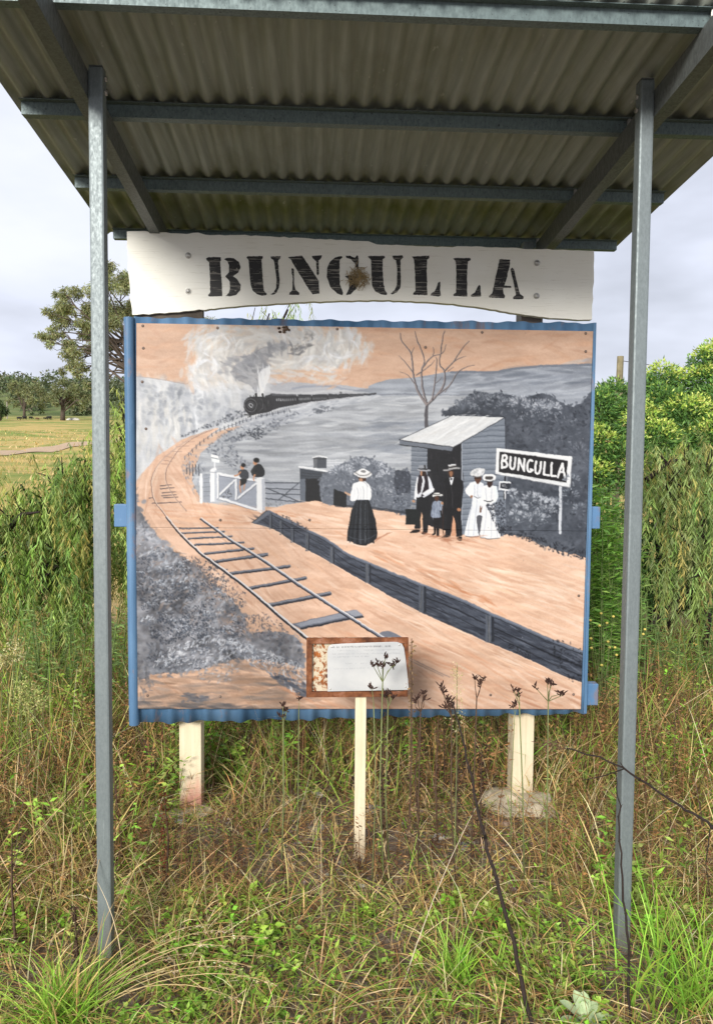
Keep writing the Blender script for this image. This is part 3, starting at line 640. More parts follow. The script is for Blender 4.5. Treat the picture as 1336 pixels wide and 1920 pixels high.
    br = [((425, 962, 380, 890, 362, 830, 355, 780, 345, 700, 300, 640, 292, 598), 5, 1), ((345, 705, 362, 670), 1.6, .7), ((355, 795, 320, 750, 285, 712), 2, .6), ((360, 850, 330, 810, 288, 792), 1.8, .6),
          ((425, 962, 410, 900, 398, 820, 400, 780, 412, 740, 395, 680, 372, 620, 366, 590), 4.6, 1), ((400, 780, 445, 720, 500, 700, 522, 655), 2.6, .7), ((372, 810, 430, 770, 465, 735), 2, .7), ((455, 710, 462, 690, 456, 670), 1.2, .6),
          ((430, 955, 480, 905, 512, 850, 512, 790, 490, 750, 500, 650, 515, 585), 5, 1), ((512, 790, 560, 740, 600, 680, 638, 638), 3, .8), ((560, 740, 600, 720, 620, 715), 1.4, .6), ((450, 940, 465, 850, 475, 740, 470, 720), 3, 1), ((470, 850, 500, 820), 1.5, .7),
          ((490, 900, 545, 855, 575, 800, 620, 770, 664, 758), 3, .7), ((530, 790, 560, 768), 1.2, .6), ((540, 862, 515, 895), 1.5, 1)]
    for p, w0, w1 in br:
        q = z4(*p)
        c.stroke(np.array(q)+[.8, .3], w0, C(84, 80, 83), w1, alpha=.9); c.stroke(np.array(q)-[.3, 0], w0*.5, C(168, 156, 150), w1*.5, alpha=.8)
    # waiting shed
    c.poly(z6(395, 250, 478, 262, 478, 575, 392, 578), C(124, 129, 136)); c.poly(z6(642, 232, 855, 112, 857, 640, 640, 690), C(128, 134, 142))
    for y in range(275, 575, 24): c.stroke(z6(394, y+c.r.randint(-3, 3), 430, y+4, 474, y+2), 1.3, C(88, 92, 99), alpha=.8); c.stroke(z6(396, y+7, 474, y+10), 2.4, C(150, 155, 161), alpha=.6)
    for y in range(150, 660, 27):
        x0 = 642; x1 = 853
        if y < 235: x0 = 642+(235-y)/120*210
        if x0 > 845: continue
        c.stroke(z6(x0, y+6, .5*(x0+x1), y+1+c.r.randint(-4, 4), x1, y), 1.2, C(84, 89, 97), alpha=.75); c.stroke(z6(x0+4, y+14, x1, y+9), 3.2, C(150, 156, 163), alpha=.4)
    c.poly(z6(473, 262, 642, 235, 642, 690, 473, 640), C(44, 44, 47)); c.dabs(z6(480, 270, 636, 250, 636, 620, 480, 600), 60, [C(56, 54, 56), C(36, 36, 39), C(70, 66, 66)], (4, 14), (1, 3), 1.5, (.2, .5), jit=.2)
    c.stroke(z6(642, 240, 642, 640), 1.6, C(170, 174, 180), smooth=False); c.stroke(z6(856, 118, 858, 270), 2.2, C(74, 77, 83), smooth=False)
    c.poly(z6(335, 222, 600, 100, 856, 112, 600, 258), C(212, 212, 210)); c.dabs(z6(350, 222, 602, 104, 850, 114, 600, 252), 130, [C(226, 226, 223), C(196, 197, 197), C(232, 231, 228), C(206, 203, 198)], (6, 24), (.8, 2.4), -.5, (.2, .5), jit=.08, smooth=False)
    c.poly(z6(335, 224, 600, 258, 592, 280, 338, 246), C(118, 122, 129)); c.stroke(z6(337, 246, 592, 279), 1.4, C(46, 47, 50), smooth=False); c.stroke(z6(335, 223, 600, 258), 1.3, C(48, 48, 52), smooth=False)
    c.stroke(z6(600, 258, 856, 112), 1.5, C(70, 72, 78), smooth=False); c.stroke(z6(335, 222, 600, 100, 856, 112), 1.0, C(60, 62, 68), smooth=False)
    c.stroke(z6(560, 104, 640, 92, 800, 100, 856, 112), 2.2, C(62, 65, 72), alpha=.8)
    # station name board in the painting
    c.stroke(zs(205, 440, 205, 520), 4.5, C(120, 124, 130), smooth=False); c.stroke(zs(182, 440, 182, 520), 3, C(40, 41, 45), smooth=False)
    c.stroke(zs(915, 580, 912, 880, 905, 1190), 6, C(206, 208, 210), 5); c.stroke(zs(935, 600, 932, 1080), 1.4, C(120, 124, 132))
    c.poly(zs(70, 68, 1072, 185, 1045, 598, 52, 415), C(150, 150, 152)); c.poly(zs(76, 72, 1064, 184, 1040, 585, 58, 408), C(226, 226, 224))
    c.poly(zs(108, 112, 1012, 232, 994, 530, 98, 385), C(150, 148, 146)); c.poly(zs(112, 120, 1008, 238, 990, 526, 102, 380), C(46, 45, 46))
    c.dabs(zs(120, 76, 1050, 190, 1045, 220, 110, 110), 26, [C(240), C(206), C(216)], (3, 8), (.6, 1.2), .12, (.3, .6), smooth=False, jit=.02); c.dabs(zs(70, 390, 1030, 545, 1030, 580, 70, 410), 26, [C(240), C(200), C(184)], (3, 8), (.6, 1.2), .17, (.3, .6), smooth=False, jit=.02)
    wl = C(238, 237, 234); lw = 4.0
    for a in ((150, 168, 142, 330), (150, 168, 185, 165, 205, 195, 190, 228, 150, 240), (150, 240, 195, 245, 212, 285, 195, 318, 142, 330)): c.stroke(zs(*a), lw, wl)
    c.stroke(zs(256, 190, 250, 300, 262, 340, 290, 345, 308, 310, 318, 200), lw, wl)
    for a in ((355, 362, 368, 210), (368, 210, 432, 370), (432, 370, 440, 215)): c.stroke(zs(*a), lw, wl, smooth=False)
    c.stroke(zs(548, 245, 520, 230, 490, 255, 476, 310, 485, 370, 515, 382, 542, 362), lw, wl); c.stroke(zs(520, 350, 546, 362), lw, wl)
    c.stroke(zs(592, 250, 582, 350, 595, 398, 625, 402, 645, 365, 656, 252), lw, wl)
    c.stroke(zs(706, 258, 694, 418, 760, 430), lw, wl, smooth=False); c.stroke(zs(800, 268, 790, 430, 848, 440), lw, wl, smooth=False)
    c.stroke(zs(876, 455, 938, 275, 972, 460), lw, wl, smooth=False); c.stroke(zs(905, 385, 958, 392), lw*.9, wl, smooth=False)
    c.poly(zs(118, 528, 250, 535, 245, 625, 112, 612), C(58, 60, 66)); c.stroke(zs(118, 520, 250, 530), 3, C(226), smooth=False); c.stroke(zs(108, 612, 242, 628), 3, C(222), smooth=False); c.stroke(zs(112, 522, 108, 612), 2.4, C(222), smooth=False)
    for a in ((140, 556, 160, 558), (168, 558, 190, 562), (150, 578, 200, 584), (145, 566, 152, 566)): c.stroke(zs(*a), 1.1, C(170), smooth=False)
    c.stroke(zs(185, 640, 183, 735), 2.6, C(216), smooth=False); c.stroke(zs(170, 640, 168, 760), 1.6, C(34), smooth=False)
    # pale shrub under the board, foreground leaves
    sh = zs(250, 640, 400, 640, 520, 640, 700, 700, 890, 720, 890, 900, 700, 1080, 250, 1080, 220, 900)
    c.dabs(sh, 420, [C(116, 121, 128), C(96, 101, 108), C(140, 145, 151), C(84, 88, 95)], (2, 6), (1, 2.6), -.6, (.3, .65), jit=.6)
    for a in ((993, 935, 16, 14), (1006, 932, 9, 10), (1018, 940, 8, 10), (1030, 942, 10, 10), (1040, 948, 10, 12), (975, 952, 14, 12), (1020, 960, 20, 12), (965, 965, 12, 12), (1002, 970, 24, 10), (960, 925, 10, 10)): puff(*a, 60, LG+[C(206, 209, 212), C(194, 198, 203)])
    for a in ((1068, 930, 18, 16), (1085, 955, 14, 14), (1070, 900, 16, 12)): puff(*a, 55, [C(140, 145, 152), C(120, 125, 132), C(164, 168, 173)])
    # people
    def bl(pts, col, sm_=True): c.poly(pts, col, 1, sm_)
    sk2, dk2 = C(178, 142, 116), C(58, 44, 38)
    # standing woman with bag
    bl(zw(0, 610, 75, 640, 72, 848, 0, 838), C(46, 48, 50), False); bl(Zm(620, 740, 2.6196)(14, 462, 76, 485, 76, 553, 12, 542), C(44, 46, 48), False)
    c.stroke(zw(60, 612, 100, 640, 140, 650), 4, C(188, 158, 136)); c.poly(zw(540, 1330, 640, 1290, 720, 1240, 800, 1235, 640, 1310, 520, 1390), C(176, 132, 108), .8)
    bl(zw(270, 390, 330, 385, 350, 440, 290, 450), sk2)
    bl(zw(240, 455, 300, 432, 350, 430, 400, 465, 445, 520, 462, 620, 462, 700, 430, 738, 380, 722, 250, 722, 200, 742, 140, 735, 135, 660, 160, 560, 180, 480), C(232, 232, 230))
    for a, w, col in (((240, 540, 262, 620, 250, 720), 1.6, 196), ((330, 520, 345, 620, 340, 715), 2, 192), ((290, 540, 300, 620, 290, 715), 1.2, 206), ((395, 500, 400, 600, 392, 700), 1.4, 204), ((320, 440, 380, 470, 410, 520), 2.4, 192), ((205, 560, 195, 650, 150, 730), 1.2, 212)): c.stroke(zw(*a), w, C(col), alpha=.8)
    bl(zw(225, 728, 300, 735, 425, 722, 470, 850, 525, 1030, 560, 1250, 550, 1330, 480, 1395, 370, 1450, 240, 1430, 150, 1385, 85, 1375, 90, 1240, 120, 1080, 160, 880), C(40, 43, 47), False)
    for x0, x1, w, col in ((250, 200, 3, 66), (300, 290, 3.4, 84), (340, 345, 2, 58), (390, 430, 3, 62), (370, 372, .9, 128), (270, 240, 1.6, 28), (430, 500, 2, 30), (220, 130, 2, 58)):
        c.stroke(zw(x0, 740, .5*(x0+x1), 1050, x1, 1400), w*.6, C(col, col+3, col+8), w*1.6, alpha=.75)
    c.stroke(zw(100, 1290, 200, 1335, 330, 1350, 430, 1330, 540, 1270), 1, C(110, 114, 120), alpha=.7); c.stroke(zw(105, 1112, 330, 1118, 545, 1105), .9, C(18), alpha=.7, smooth=False)
    c.stroke(zw(85, 1390, 240, 1445, 370, 1462, 490, 1405), 2, C(232, 214, 200), alpha=.6)
    bl(zw(265, 375, 370, 385, 380, 425, 330, 440, 285, 410), C(74, 54, 44)); bl(zw(285, 395, 320, 392, 330, 440, 290, 440), sk2)
    bl(zw(190, 315, 240, 280, 330, 240, 400, 265, 468, 315, 460, 350, 380, 382, 310, 382, 220, 350), C(224, 222, 218)); c.stroke(zw(215, 305, 260, 335, 340, 350, 410, 335, 452, 305), 2.4, C(150, 148, 146)); bl(zw(262, 275, 330, 242, 405, 270, 400, 310, 330, 322, 270, 305), C(236, 234, 230)); bl(zw(295, 275, 340, 262, 385, 275, 370, 298, 320, 300), C(140, 138, 136))
    # man in waistcoat with case
    bl(zp(245, 430, 385, 420, 385, 640, 372, 830, 318, 830, 308, 640, 285, 800, 225, 800, 240, 600), C(40, 41, 44), False); c.poly(zp(302, 600, 312, 640, 315, 770, 292, 790, 288, 700), C(214, 176, 148), 1)
    bl(zp(170, 838, 225, 808, 280, 812, 270, 838, 180, 848), C(40, 34, 34)); bl(zp(300, 848, 330, 820, 368, 828, 355, 855, 315, 860), C(40, 34, 34))
    bl(zp(250, 215, 300, 195, 360, 195, 400, 230, 435, 355, 420, 385, 330, 440, 300, 425, 260, 440, 240, 420, 245, 300), C(216, 217, 219)); bl(zp(250, 220, 222, 380, 220, 460, 240, 470, 262, 330), C(226, 226, 227), False)
    bl(zp(265, 205, 300, 195, 310, 300, 285, 380, 255, 385), C(52, 44, 50)); bl(zp(325, 200, 365, 195, 382, 290, 378, 370, 310, 430, 300, 400, 335, 300), C(48, 40, 46)); c.stroke(zp(312, 200, 316, 260, 300, 400), 3.2, C(216), 1.6); c.stroke(zp(330, 400, 390, 365, 430, 350), 6, C(224), 5); c.stroke(zp(280, 390, 290, 430), 2, C(206))
    c.dab(*zp(212, 486)[0], 3.4, 3, 0, sk2, 1); bl(zp(118, 572, 238, 578, 272, 600, 290, 750, 120, 752), C(38, 42, 42), False); c.stroke(zp(180, 570, 185, 545, 225, 545, 228, 570), 2, C(150), alpha=.9)
    bl(zp(285, 145, 345, 145, 355, 185, 330, 200, 300, 195), dk2); c.stroke(zp(300, 150, 298, 185), 3.2, C(176, 138, 112)); bl(zp(275, 78, 355, 72, 362, 125, 275, 128), C(150, 152, 156), False); c.stroke(zp(272, 118, 360, 122), 2.6, C(50), smooth=False); c.stroke(zp(262, 126, 320, 138, 394, 134), 2.6, C(168, 168, 170)); c.stroke(zp(340, 80, 345, 115), 3, C(60), smooth=False)
    # child with stick
    bl(zp(440, 655, 510, 655, 512, 750, 500, 870, 470, 870, 468, 760, 462, 850, 445, 850, 432, 740), C(38, 34, 36), False); bl(zp(410, 872, 445, 845, 465, 855, 440, 872), C(34, 30, 30)); bl(zp(470, 862, 498, 862, 496, 886, 476, 886), C(34, 30, 30))
    bl(zp(430, 500, 470, 480, 530, 490, 545, 540, 520, 660, 415, 668, 418, 580), C(138, 147, 162)); c.dabs(zp(425, 520, 530, 500, 515, 650, 420, 655), 26, [C(166, 174, 186), C(114, 122, 138), C(190, 196, 204)], (3, 10), (.8, 1.8), 1.5, (.4, .7), jit=.15); c.stroke(zp(520, 600, 530, 680), 3, C(40))
    c.dab(*zp(472, 450)[0], 5, 6, 0, C(92, 66, 52), 1); c.stroke(zp(435, 425, 480, 412, 525, 418), 3.4, C(214, 212, 206)); bl(zp(445, 395, 490, 388, 505, 412, 445, 418), C(216, 214, 208)); c.stroke(zp(446, 410, 505, 408), 1.4, C(54)); c.stroke(zp(540, 540, 545, 700, 552, 880), 1.4, C(70, 48, 38), smooth=False); c.dab(*zp(535, 505)[0], 3.2, 3, 0, sk2, 1)
    # man in dark suit
    bl(zp(560, 235, 610, 215, 690, 210, 740, 225, 775, 260, 780, 330, 755, 540, 750, 600, 765, 880, 700, 890, 690, 760, 665, 640, 630, 890, 565, 880, 590, 700, 600, 640, 560, 640, 550, 480), C(37, 36, 39), False)
    c.poly(zp(664, 640, 688, 740, 694, 880, 640, 880, 645, 780), C(206, 160, 132), 1); bl(zp(528, 892, 575, 872, 628, 880, 620, 898, 540, 902), C(34, 30, 30)); bl(zp(700, 905, 740, 888, 762, 900, 755, 935, 720, 932), C(30, 28, 28))
    c.stroke(zp(640, 300, 650, 400, 655, 560), .9, C(96), alpha=.7); c.stroke(zp(560, 280, 580, 400, 585, 560), 1, C(72), alpha=.7); c.stroke(zp(690, 640, 720, 760, 735, 880), 1.4, C(62), alpha=.7); c.dab(*zp(725, 575)[0], 5, 3.4, .4, C(176, 132, 104), 1)
    bl(zp(618, 215, 668, 212, 655, 270, 640, 305, 625, 260), C(228), False); bl(zp(625, 222, 655, 222, 648, 245, 632, 245), C(70), False); bl(zp(605, 140, 665, 138, 660, 195, 635, 212, 615, 190), C(70, 50, 42)); bl(zp(618, 150, 652, 148, 650, 195, 630, 205), C(148, 112, 88)); c.stroke(zp(560, 132, 610, 128, 660, 108, 728, 108), 3.2, C(158, 156, 154)); bl(zp(602, 68, 690, 62, 700, 108, 605, 118), C(184, 182, 178), False); c.stroke(zp(604, 98, 698, 88), 3, C(62, 58, 58), smooth=False); c.stroke(zp(602, 72, 690, 64), 1.2, C(222), smooth=False)
    # two women in white
    bl(zp(870, 270, 920, 258, 990, 275, 1010, 310, 1000, 440, 1000, 860, 950, 880, 880, 885, 795, 880, 800, 800, 850, 600, 880, 450, 860, 420, 800, 370, 820, 320), C(222, 223, 224)); c.stroke(zp(865, 290, 815, 365, 865, 425), 6, C(230), 4.5); c.dab(*zp(868, 430)[0], 2.6, 4, .5, C(150, 110, 84), 1)
    c.stroke(zp(900, 430, 940, 450, 970, 440), 1.4, C(90), alpha=.8); bl(zp(925, 670, 995, 660, 985, 870, 960, 880), C(98, 98, 102)); c.stroke(zp(975, 545, 970, 600), 4, C(120, 92, 76))
    for a in ((880, 470, 850, 650, 830, 870), (930, 470, 915, 650, 890, 870), (940, 300, 935, 400, 950, 440), (905, 300, 900, 420)): c.stroke(zp(*a), 1.5, C(182, 184, 190), alpha=.75)
    bl(zp(905, 195, 975, 195, 970, 260, 935, 290, 910, 250), C(98, 70, 56)); c.stroke(zp(905, 225, 970, 220), 2, C(40, 30, 26), alpha=.7); bl(zp(855, 180, 880, 130, 960, 110, 1020, 115, 1022, 150, 985, 195, 900, 205), C(214, 213, 210)); c.dabs(zp(860, 180, 960, 115, 1015, 120, 980, 190), 26, [C(236), C(190), C(222), C(170)], (2, 6), (1, 2.4), -.4, (.4, .7), jit=.6); c.stroke(zp(880, 200, 940, 210, 985, 200), 2, C(96), alpha=.7)
    bl(zp(1000, 320, 1060, 300, 1130, 310, 1165, 360, 1160, 450, 1130, 500, 1150, 700, 1200, 890, 1120, 912, 1000, 905, 965, 880, 985, 700, 1000, 520, 972, 560, 985, 400), C(228, 228, 227)); c.stroke(zp(1140, 330, 1160, 420, 1130, 500), 6, C(224, 228, 234), 4); c.stroke(zp(1010, 480, 1060, 488, 1110, 475), 2, C(62), alpha=.85)
    for a in ((1040, 520, 1030, 700, 1000, 890), (1090, 520, 1095, 700, 1090, 900), (1120, 560, 1140, 720, 1165, 890), (1030, 340, 1040, 470), (1100, 340, 1095, 470)): c.stroke(zp(*a), 1.5, C(190, 192, 196), alpha=.75)
    c.stroke(zp(970, 898, 1060, 915, 1190, 905), 1.4, C(60), alpha=.7); c.stroke(zp(800, 882, 880, 892, 950, 880), 1.6, C(80), alpha=.7)
    bl(zp(1050, 245, 1105, 245, 1105, 300, 1075, 330, 1052, 300), C(70, 52, 46)); bl(zp(995, 215, 1020, 180, 1100, 175, 1140, 200, 1130, 245, 1070, 258, 1010, 245), C(230, 229, 226)); bl(zp(1025, 205, 1070, 196, 1110, 205, 1105, 232, 1060, 240, 1030, 232), C(88, 84, 82)); c.stroke(zp(1030, 255, 1080, 262, 1120, 248), 2, C(60), alpha=.7)
    c.dabs(zp(1035, 520, 1100, 520, 1170, 480, 1240, 500, 1260, 860, 1200, 870, 1130, 740, 1080, 620), 330, [C(58, 60, 66), C(74, 77, 84), C(112, 116, 124), C(140, 144, 151), C(46, 48, 54)], (1, 2.6), (.9, 2), 0, (.5, .95), jit=2)
    c.dabs([(800, 1000), (870, 1012), (900, 1004), (870, 1018), (805, 1010)], 24, [PD, C(180, 130, 104)], (8, 22), (1, 2.4), .1, (.3, .6))
    # rough lower edge of the right-hand bushes
    c.dabs([(940, 985), (990, 1000), (1060, 1024), (1115, 1036), (1115, 1050), (1050, 1040), (980, 1012), (935, 1000)], 160, [C(58, 60, 66), C(72, 75, 82), C(50, 52, 58)], (1.5, 4), (1, 2.4), .5, (.5, .9), jit=1)
    # brush grain over everything
    g = (c.noise(1.6, 1.2, 91)-.5)*.04+(c.fbm(24, 4, 92)-.5)*.04
    grey = c.a.mean(2, keepdims=True); sat = (np.abs(c.a-grey).max(2, keepdims=True) < .045)
    c.a = np.where(sat, c.a*np.array([.99, .997, 1.012], np.float32), c.a)
    c.a += g[..., None]
    c.a = .5+(c.a-.5)*1.22
    # weathering: faint drips and blooms, and a hand-wobble of every edge
    c.a *= (.94+.12*c.fbm(70, 160, 95))[..., None]
    for k in range(260): c.dab(c.r.uniform(252, 1115), c.r.uniform(602, 1336), c.r.uniform(.5, 1.3), c.r.uniform(.4, 1.0), c.r.uniform(0, 3), C(c.r.choice([214, 90, 60, 150])), c.r.uniform(.2, .6))
    yy, xx = np.mgrid[0:c.H, 0:c.W]
    wx = ((c.noise(6, 5, 96)-.5)*3.2+(c.noise(17, 15, 97)-.5)*3).astype(int); wy = ((c.noise(5, 6, 98)-.5)*3.2+(c.noise(16, 17, 99)-.5)*3).astype(int)
    c.a = c.a[np.clip(yy+wy, 0, c.H-1), np.clip(xx+wx, 0, c.W-1)]
    return c
# ------------------------------------------------------------------ structure materials
def mk_galv(name, base, dark, speck=.0, metal=.35, rough=.5):
    k = Mat(name, rough, metal, .4)
    f = k.noise(130, (1, 1, .5), 5, .65); g = k.noise(30, (1, 1, .5), 4)
    c = k.mix(k.ramp(f, [(.35, 0), (.7, 1)]), dark, base)
    c = k.mix(k.ramp(g, [(.5, 0), (.72, .3)]), c, tuple(np.array(base)*1.2))
    sc = k.ramp(k.noise(11, (7, 7, .35), 5, .7), [(.66, 0), (.70, .45)]); c = k.mix(sc, c, tuple(np.array(base)*1.7))
    zz = k.math('ADD', k.sep()[2], k.math('MULTIPLY', k.noise(16, (1, 1, .6)), .35)); c = k.mix(k.ramp(zz, [(.16, .55), (.36, 0)]), c, (.16, .12, .075))
    if speck:
        d = k.ramp(k.noise(140, (1, 1, 1), 2), [(.66, 0), (.70, speck)])
        c = k.mix(d, c, (.025, .03, .028))
    k.color(c); k.rough(k.ramp(f, [(.3, .62), (.7, .42)])); return k.m
M_POST = mk_galv('galvanised_steel', (.205, .235, .235), (.15, .175, .178))
M_PURL = mk_galv('purlin_steel', (.145, .19, .187), (.085, .115, .115), .9, .2)
M_RAFT = mk_galv('rafter_steel', (.15, .16, .155), (.09, .10, .095), .3, .25)
def mk_roof():
    k = Mat('dirty_roof_iron', .6, .2, .3)
    st = k.noise(60, (1, .04, 1), 2); bl = k.noise(3.2, (1, 1, 1), 5, .6)
    c = k.mix(k.ramp(st, [(.35, 0), (.68, 1)]), (.265, .29, .25), (.33, .355, .315))
    c = k.mix(k.ramp(bl, [(.50, 0), (.70, .5)]), c, (.18, .19, .12))
    y = k.sep()[1]
    # an algae belt lives near the low end of the sheets
    al = k.ramp(y, [(3.05/4, 0), (3.32/4, .8), (3.5/4, .75), (3.62/4, 0)]) if False else None
    yy = k.math('SUBTRACT', y, 3.36); ab = k.math('ABSOLUTE', yy); fa = k.ramp(k.math('MULTIPLY', ab, 4.0), [(.0, 1), (.95, 0)])
    fa2 = k.mix(1.0, fa, k.ramp(k.noise(5, (1, .6, 1), 4), [(.35, .15), (.62, .9)]), 'MULTIPLY')
    c = k.mix(fa2, c, (.12, .145, .03))
    sp = k.ramp(k.noise(55, (1, .35, 1), 2), [(.70, 0), (.74, .5)])
    c = k.mix(sp, c, (.5, .5, .46))
    k.color(c).bump(bl, .15, .004); return k.m
M_ROOF = mk_roof()
def mk_cream(name, z_top=None, pink=False):
    k = Mat(name, .55, 0, .3)
    g = k.noise(70, (1, 1, .04), 4); b = k.noise(6, (1, 1, .6), 4)
    c = k.mix(k.ramp(g, [(.4, 0), (.75, 1)]), (.68, .59, .42), (.57, .48, .32))
    c = k.mix(k.ramp(b, [(.52, 0), (.7, .45)]), c, (.52, .42, .28))
    z = k.sep()[2]
    if z_top:
        wv = k.math('ADD', z, k.math('MULTIPLY', k.noise(14, (1, 1, .5)), .14))
        c = k.mix(k.ramp(k.math('MULTIPLY', wv, .4), [(z_top*.4, 0), (z_top*.4+.012, 1)]), c, (.16, .13, .11))
    if pink:
        wv = k.math('ADD', z, k.math('MULTIPLY', k.noise(18, (1, 1, .4)), .22))
        c = k.mix(k.ramp(wv, [(.17, .85), (.26, 0)]), c, (.52, .22, .17))
    else:
        wv = k.math('ADD', z, k.math('MULTIPLY', k.noise(22, (1, 1, .3)), .2))
        c = k.mix(k.ramp(wv, [(.14, .6), (.22, 0)]), c, (.34, .25, .15))
    k.color(c).bump(g, .15, .003); return k.m
M_CREAM = mk_cream('cream_painted_timber', 2.14); M_CREAMP = mk_cream('cream_timber_pink_base', 2.14, True); M_CREAMT = mk_cream('cream_painted_stake')
def mk_white():
    k = Mat('old_white_board_paint', .6, 0, .25)
    g = k.noise(9, (1, 1, 26), 5, .6); b = k.noise(3, (1, 1, 1), 3); fine = k.noise(60, (1, 1, 8), 3)
    c = k.mix(k.ramp(b, [(.35, 0), (.7, 1)]), (.82, .81, .74), (.76, .74, .65))
    c = k.mix(k.ramp(g, [(.60, 0), (.66, .35)]), c, (.50, .47, .37))
    cr = k.ramp(k.noise(5, (1, 1, 60), 6, .7), [(.69, 0), (.71, .85)])
    c = k.mix(cr, c, (.16, .13, .09))
    c = k.mix(k.ramp(fine, [(.70, 0), (.73, .5)]), c, (.34, .31, .25))
    k.color(c).bump(g, .2, .003); return k.m
M_WHITE = mk_white()
def mk_letter():
    k = Mat('black_stencil_paint', .5, 0, .35)
    cr = k.ramp(k.noise(7, (1.2, 1, 34), 5, .65), [(.565, 0), (.59, .75)])
    fl = k.ramp(k.noise(80, (1, 1, 1), 3), [(.68, 0), (.72, .8)])
    c = k.mix(cr, (.018, .017, .016), (.30, .28, .24)); c = k.mix(fl, c, (.35, .33, .27))
    k.color(c).bump(cr, .3, .002); return k.m
M_LETTER = mk_letter()
def mk_blue(name, wear=.5, base=(.10, .23, .43), deep=(.06, .155, .31)):
    k = Mat(name, .5, 0, .35)
    b = k.noise(5, (1, 1, .35), 4); g = k.noise(38, (1, 1, .5), 4, .6); s_ = k.noise(10, (1.2, 1.2, .5), 6, .68)
    c = k.mix(k.ramp(b, [(.35, 0), (.68, 1)]), deep, base)
    c = k.mix(k.ramp(g, [(.62, 0), (.74, .35)]), c, (.20, .30, .44))
    c = k.mix(k.ramp(s_, [(.55, 0), (.64, wear)]), c, (.19, .16, .18))
    k.color(c).bump(g, .12, .002); return k.m
M_BLUE = mk_blue('blue_painted_iron', .85, (.115, .215, .35), (.055, .125, .225)); M_BLUEW = mk_blue('blue_painted_timber', .75, (.10, .205, .36), (.06, .14, .26))
def mk_rust():
    k = Mat('rusted_steel_frame', .85, .1, .2)
    a = k.noise(16, (1, 1, 1), 6, .65); b = k.noise(70, (1, 1, 1), 3)
    c = k.ramp(a, [(.30, (.055, .022, .014)), (.5, (.20, .075, .032)), (.62, (.30, .14, .085)), (.74, (.40, .27, .2))])
    c = k.mix(k.ramp(b, [(.5, 0), (.7, .5)]), c, (.09, .03, .018)); k.color(c).bump(b, .4, .003); return k.m
M_RUST = mk_rust()
def mk_rustpaint():
    k = Mat('flaking_cream_over_rust', .8, 0, .2)
    a = k.noise(52, (1, 1, .8), 7, .68, .4)
    rust = k.ramp(k.noise(14), [(.35, (.05, .018, .012)), (.55, (.30, .09, .02)), (.7, (.50, .18, .04))])
    c = k.mix(k.ramp(a, [(.46, 0), (.53, 1)]), rust, (.52, .45, .33)); k.color(c).bump(a, .5, .004); return k.m
M_RUSTP = mk_rustpaint()
def mk_plate():
    k = Mat('aluminium_plate', .42, .25, .5)
    a = k.noise(7, (1, 1, 1.6), 4)
    k.color(k.ramp(a, [(.3, (.44, .45, .46)), (.7, (.58, .58, .57))])); return k.m
M_PLATE = mk_plate(); M_PRINT = mat_flat('grey_faded_print', (.33, .34, .36)); M_PRINTD = mat_flat('dark_plate_print', (.09, .09, .10))
M_BOLT = mat_flat('bolt_steel', (.40, .39, .36), .4, .2, 60, 0, .7, .5); M_SCREW = mat_flat('dull_screw', (.14, .10, .08), .6, .4, 200)
M_CONC = mat_flat('stained_concrete', (.46, .39, .28), .9, .3, 14, .5); M_STRAWNEST = mat_flat('dry_nest_straw', (.36, .27, .14), .9, .4, 40)
M_DARKW = mat_flat('weathered_dark_timber', (.09, .075, .06), .9, .35, 20, .3)

# ------------------------------------------------------------------ steel shelter
def zb(Y): return 2.648-.077*(Y-1.95)          # underside of the rafters
shelter = empty('shelter', (.17, 2.35, 0), 'open steel shelter with sloping corrugated iron roof over the painted mural', 'shelter')
def sweep_beam(prof2, Y0, Y1, X, sgn):          # rafter: profile in (x,z) swept along Y following the roof fall
    P = [(X+sgn*a, Y0, zb(Y0)+b) for a, b in prof2]
    return MB().prism(P, (0, Y1-Y0, zb(Y1)-zb(Y0)), 0)
Cprof = [(0, 0), (.042, 0), (.042, .014), (.0395, .014), (.0395, .0025), (.0025, .0025), (.0025, .0775), (.0395, .0775), (.0395, .066), (.042, .066), (.042, .08), (0, .08)]
for name, x0 in (('l', -.667), ('r', .9675)):
    p = MB().box(x0, x0+.043, 2.33, 2.373, -.05, 2.71 if x0 < 0 else 2.728).build('post', M_POST, shelter, bevel=.006)
    c = MB().box(x0+.002, x0+.041, 2.332, 2.371, 2.7105+(.018 if x0 > 0 else 0), 2.714+(.018 if x0 > 0 else 0)).build('post_cap', M_RAFT, p); c.location = (0, 0, 0)
for x0, sg in ((-.6675, -1), (1.011, 1)):
    sweep_beam(Cprof, 1.915, 3.58, x0, sg).build('rafter', M_RAFT, shelter)
for x0 in (-.603, .942):                         # rear posts, hidden behind the board up to the roof
    MB().box(x0, x0+.05, 3.545, 3.595, -.05, 2.60).build('post', M_POST, shelter, bevel=.006)
for (xa, xb) in ((-.6645, -.6605), (1.004, 1.008)):
    pass
for xb_, sg in ((-.623, 1), (.9665, -1)):
    for zz in (2.645, 2.685): MB().tube([(xb_, 2.352, zz), (xb_+sg*.006, 2.352, zz)], .008, .0075, 6).build('bolt', M_BOLT, shelter)
for xa_, xb_ in ((-.6665, -.622), (.9665, 1.0105)):
    MB().box(xa_, xb_, 3.49, 3.54, 2.40, 2.535).build('bracket', M_RAFT, shelter, bevel=.002)
RX0, RX1 = -.985, 1.445
def hat(Y):                                      # top-hat purlin profile in (y,z)
    z = zb(Y)+.0805; t = .0018
    o_ = [(-.040, .038), (-.016, .038), (-.014, 0), (.014, 0), (.016, .038), (.040, .038)]
    i_ = [(.040, .038-t), (.016+t, .038-t), (.014+t, -t), (-.014-t, -t), (-.016-t, .038-t), (-.040, .038-t)]
    return [(Y+a, z+b+t) for a, b in o_+i_]
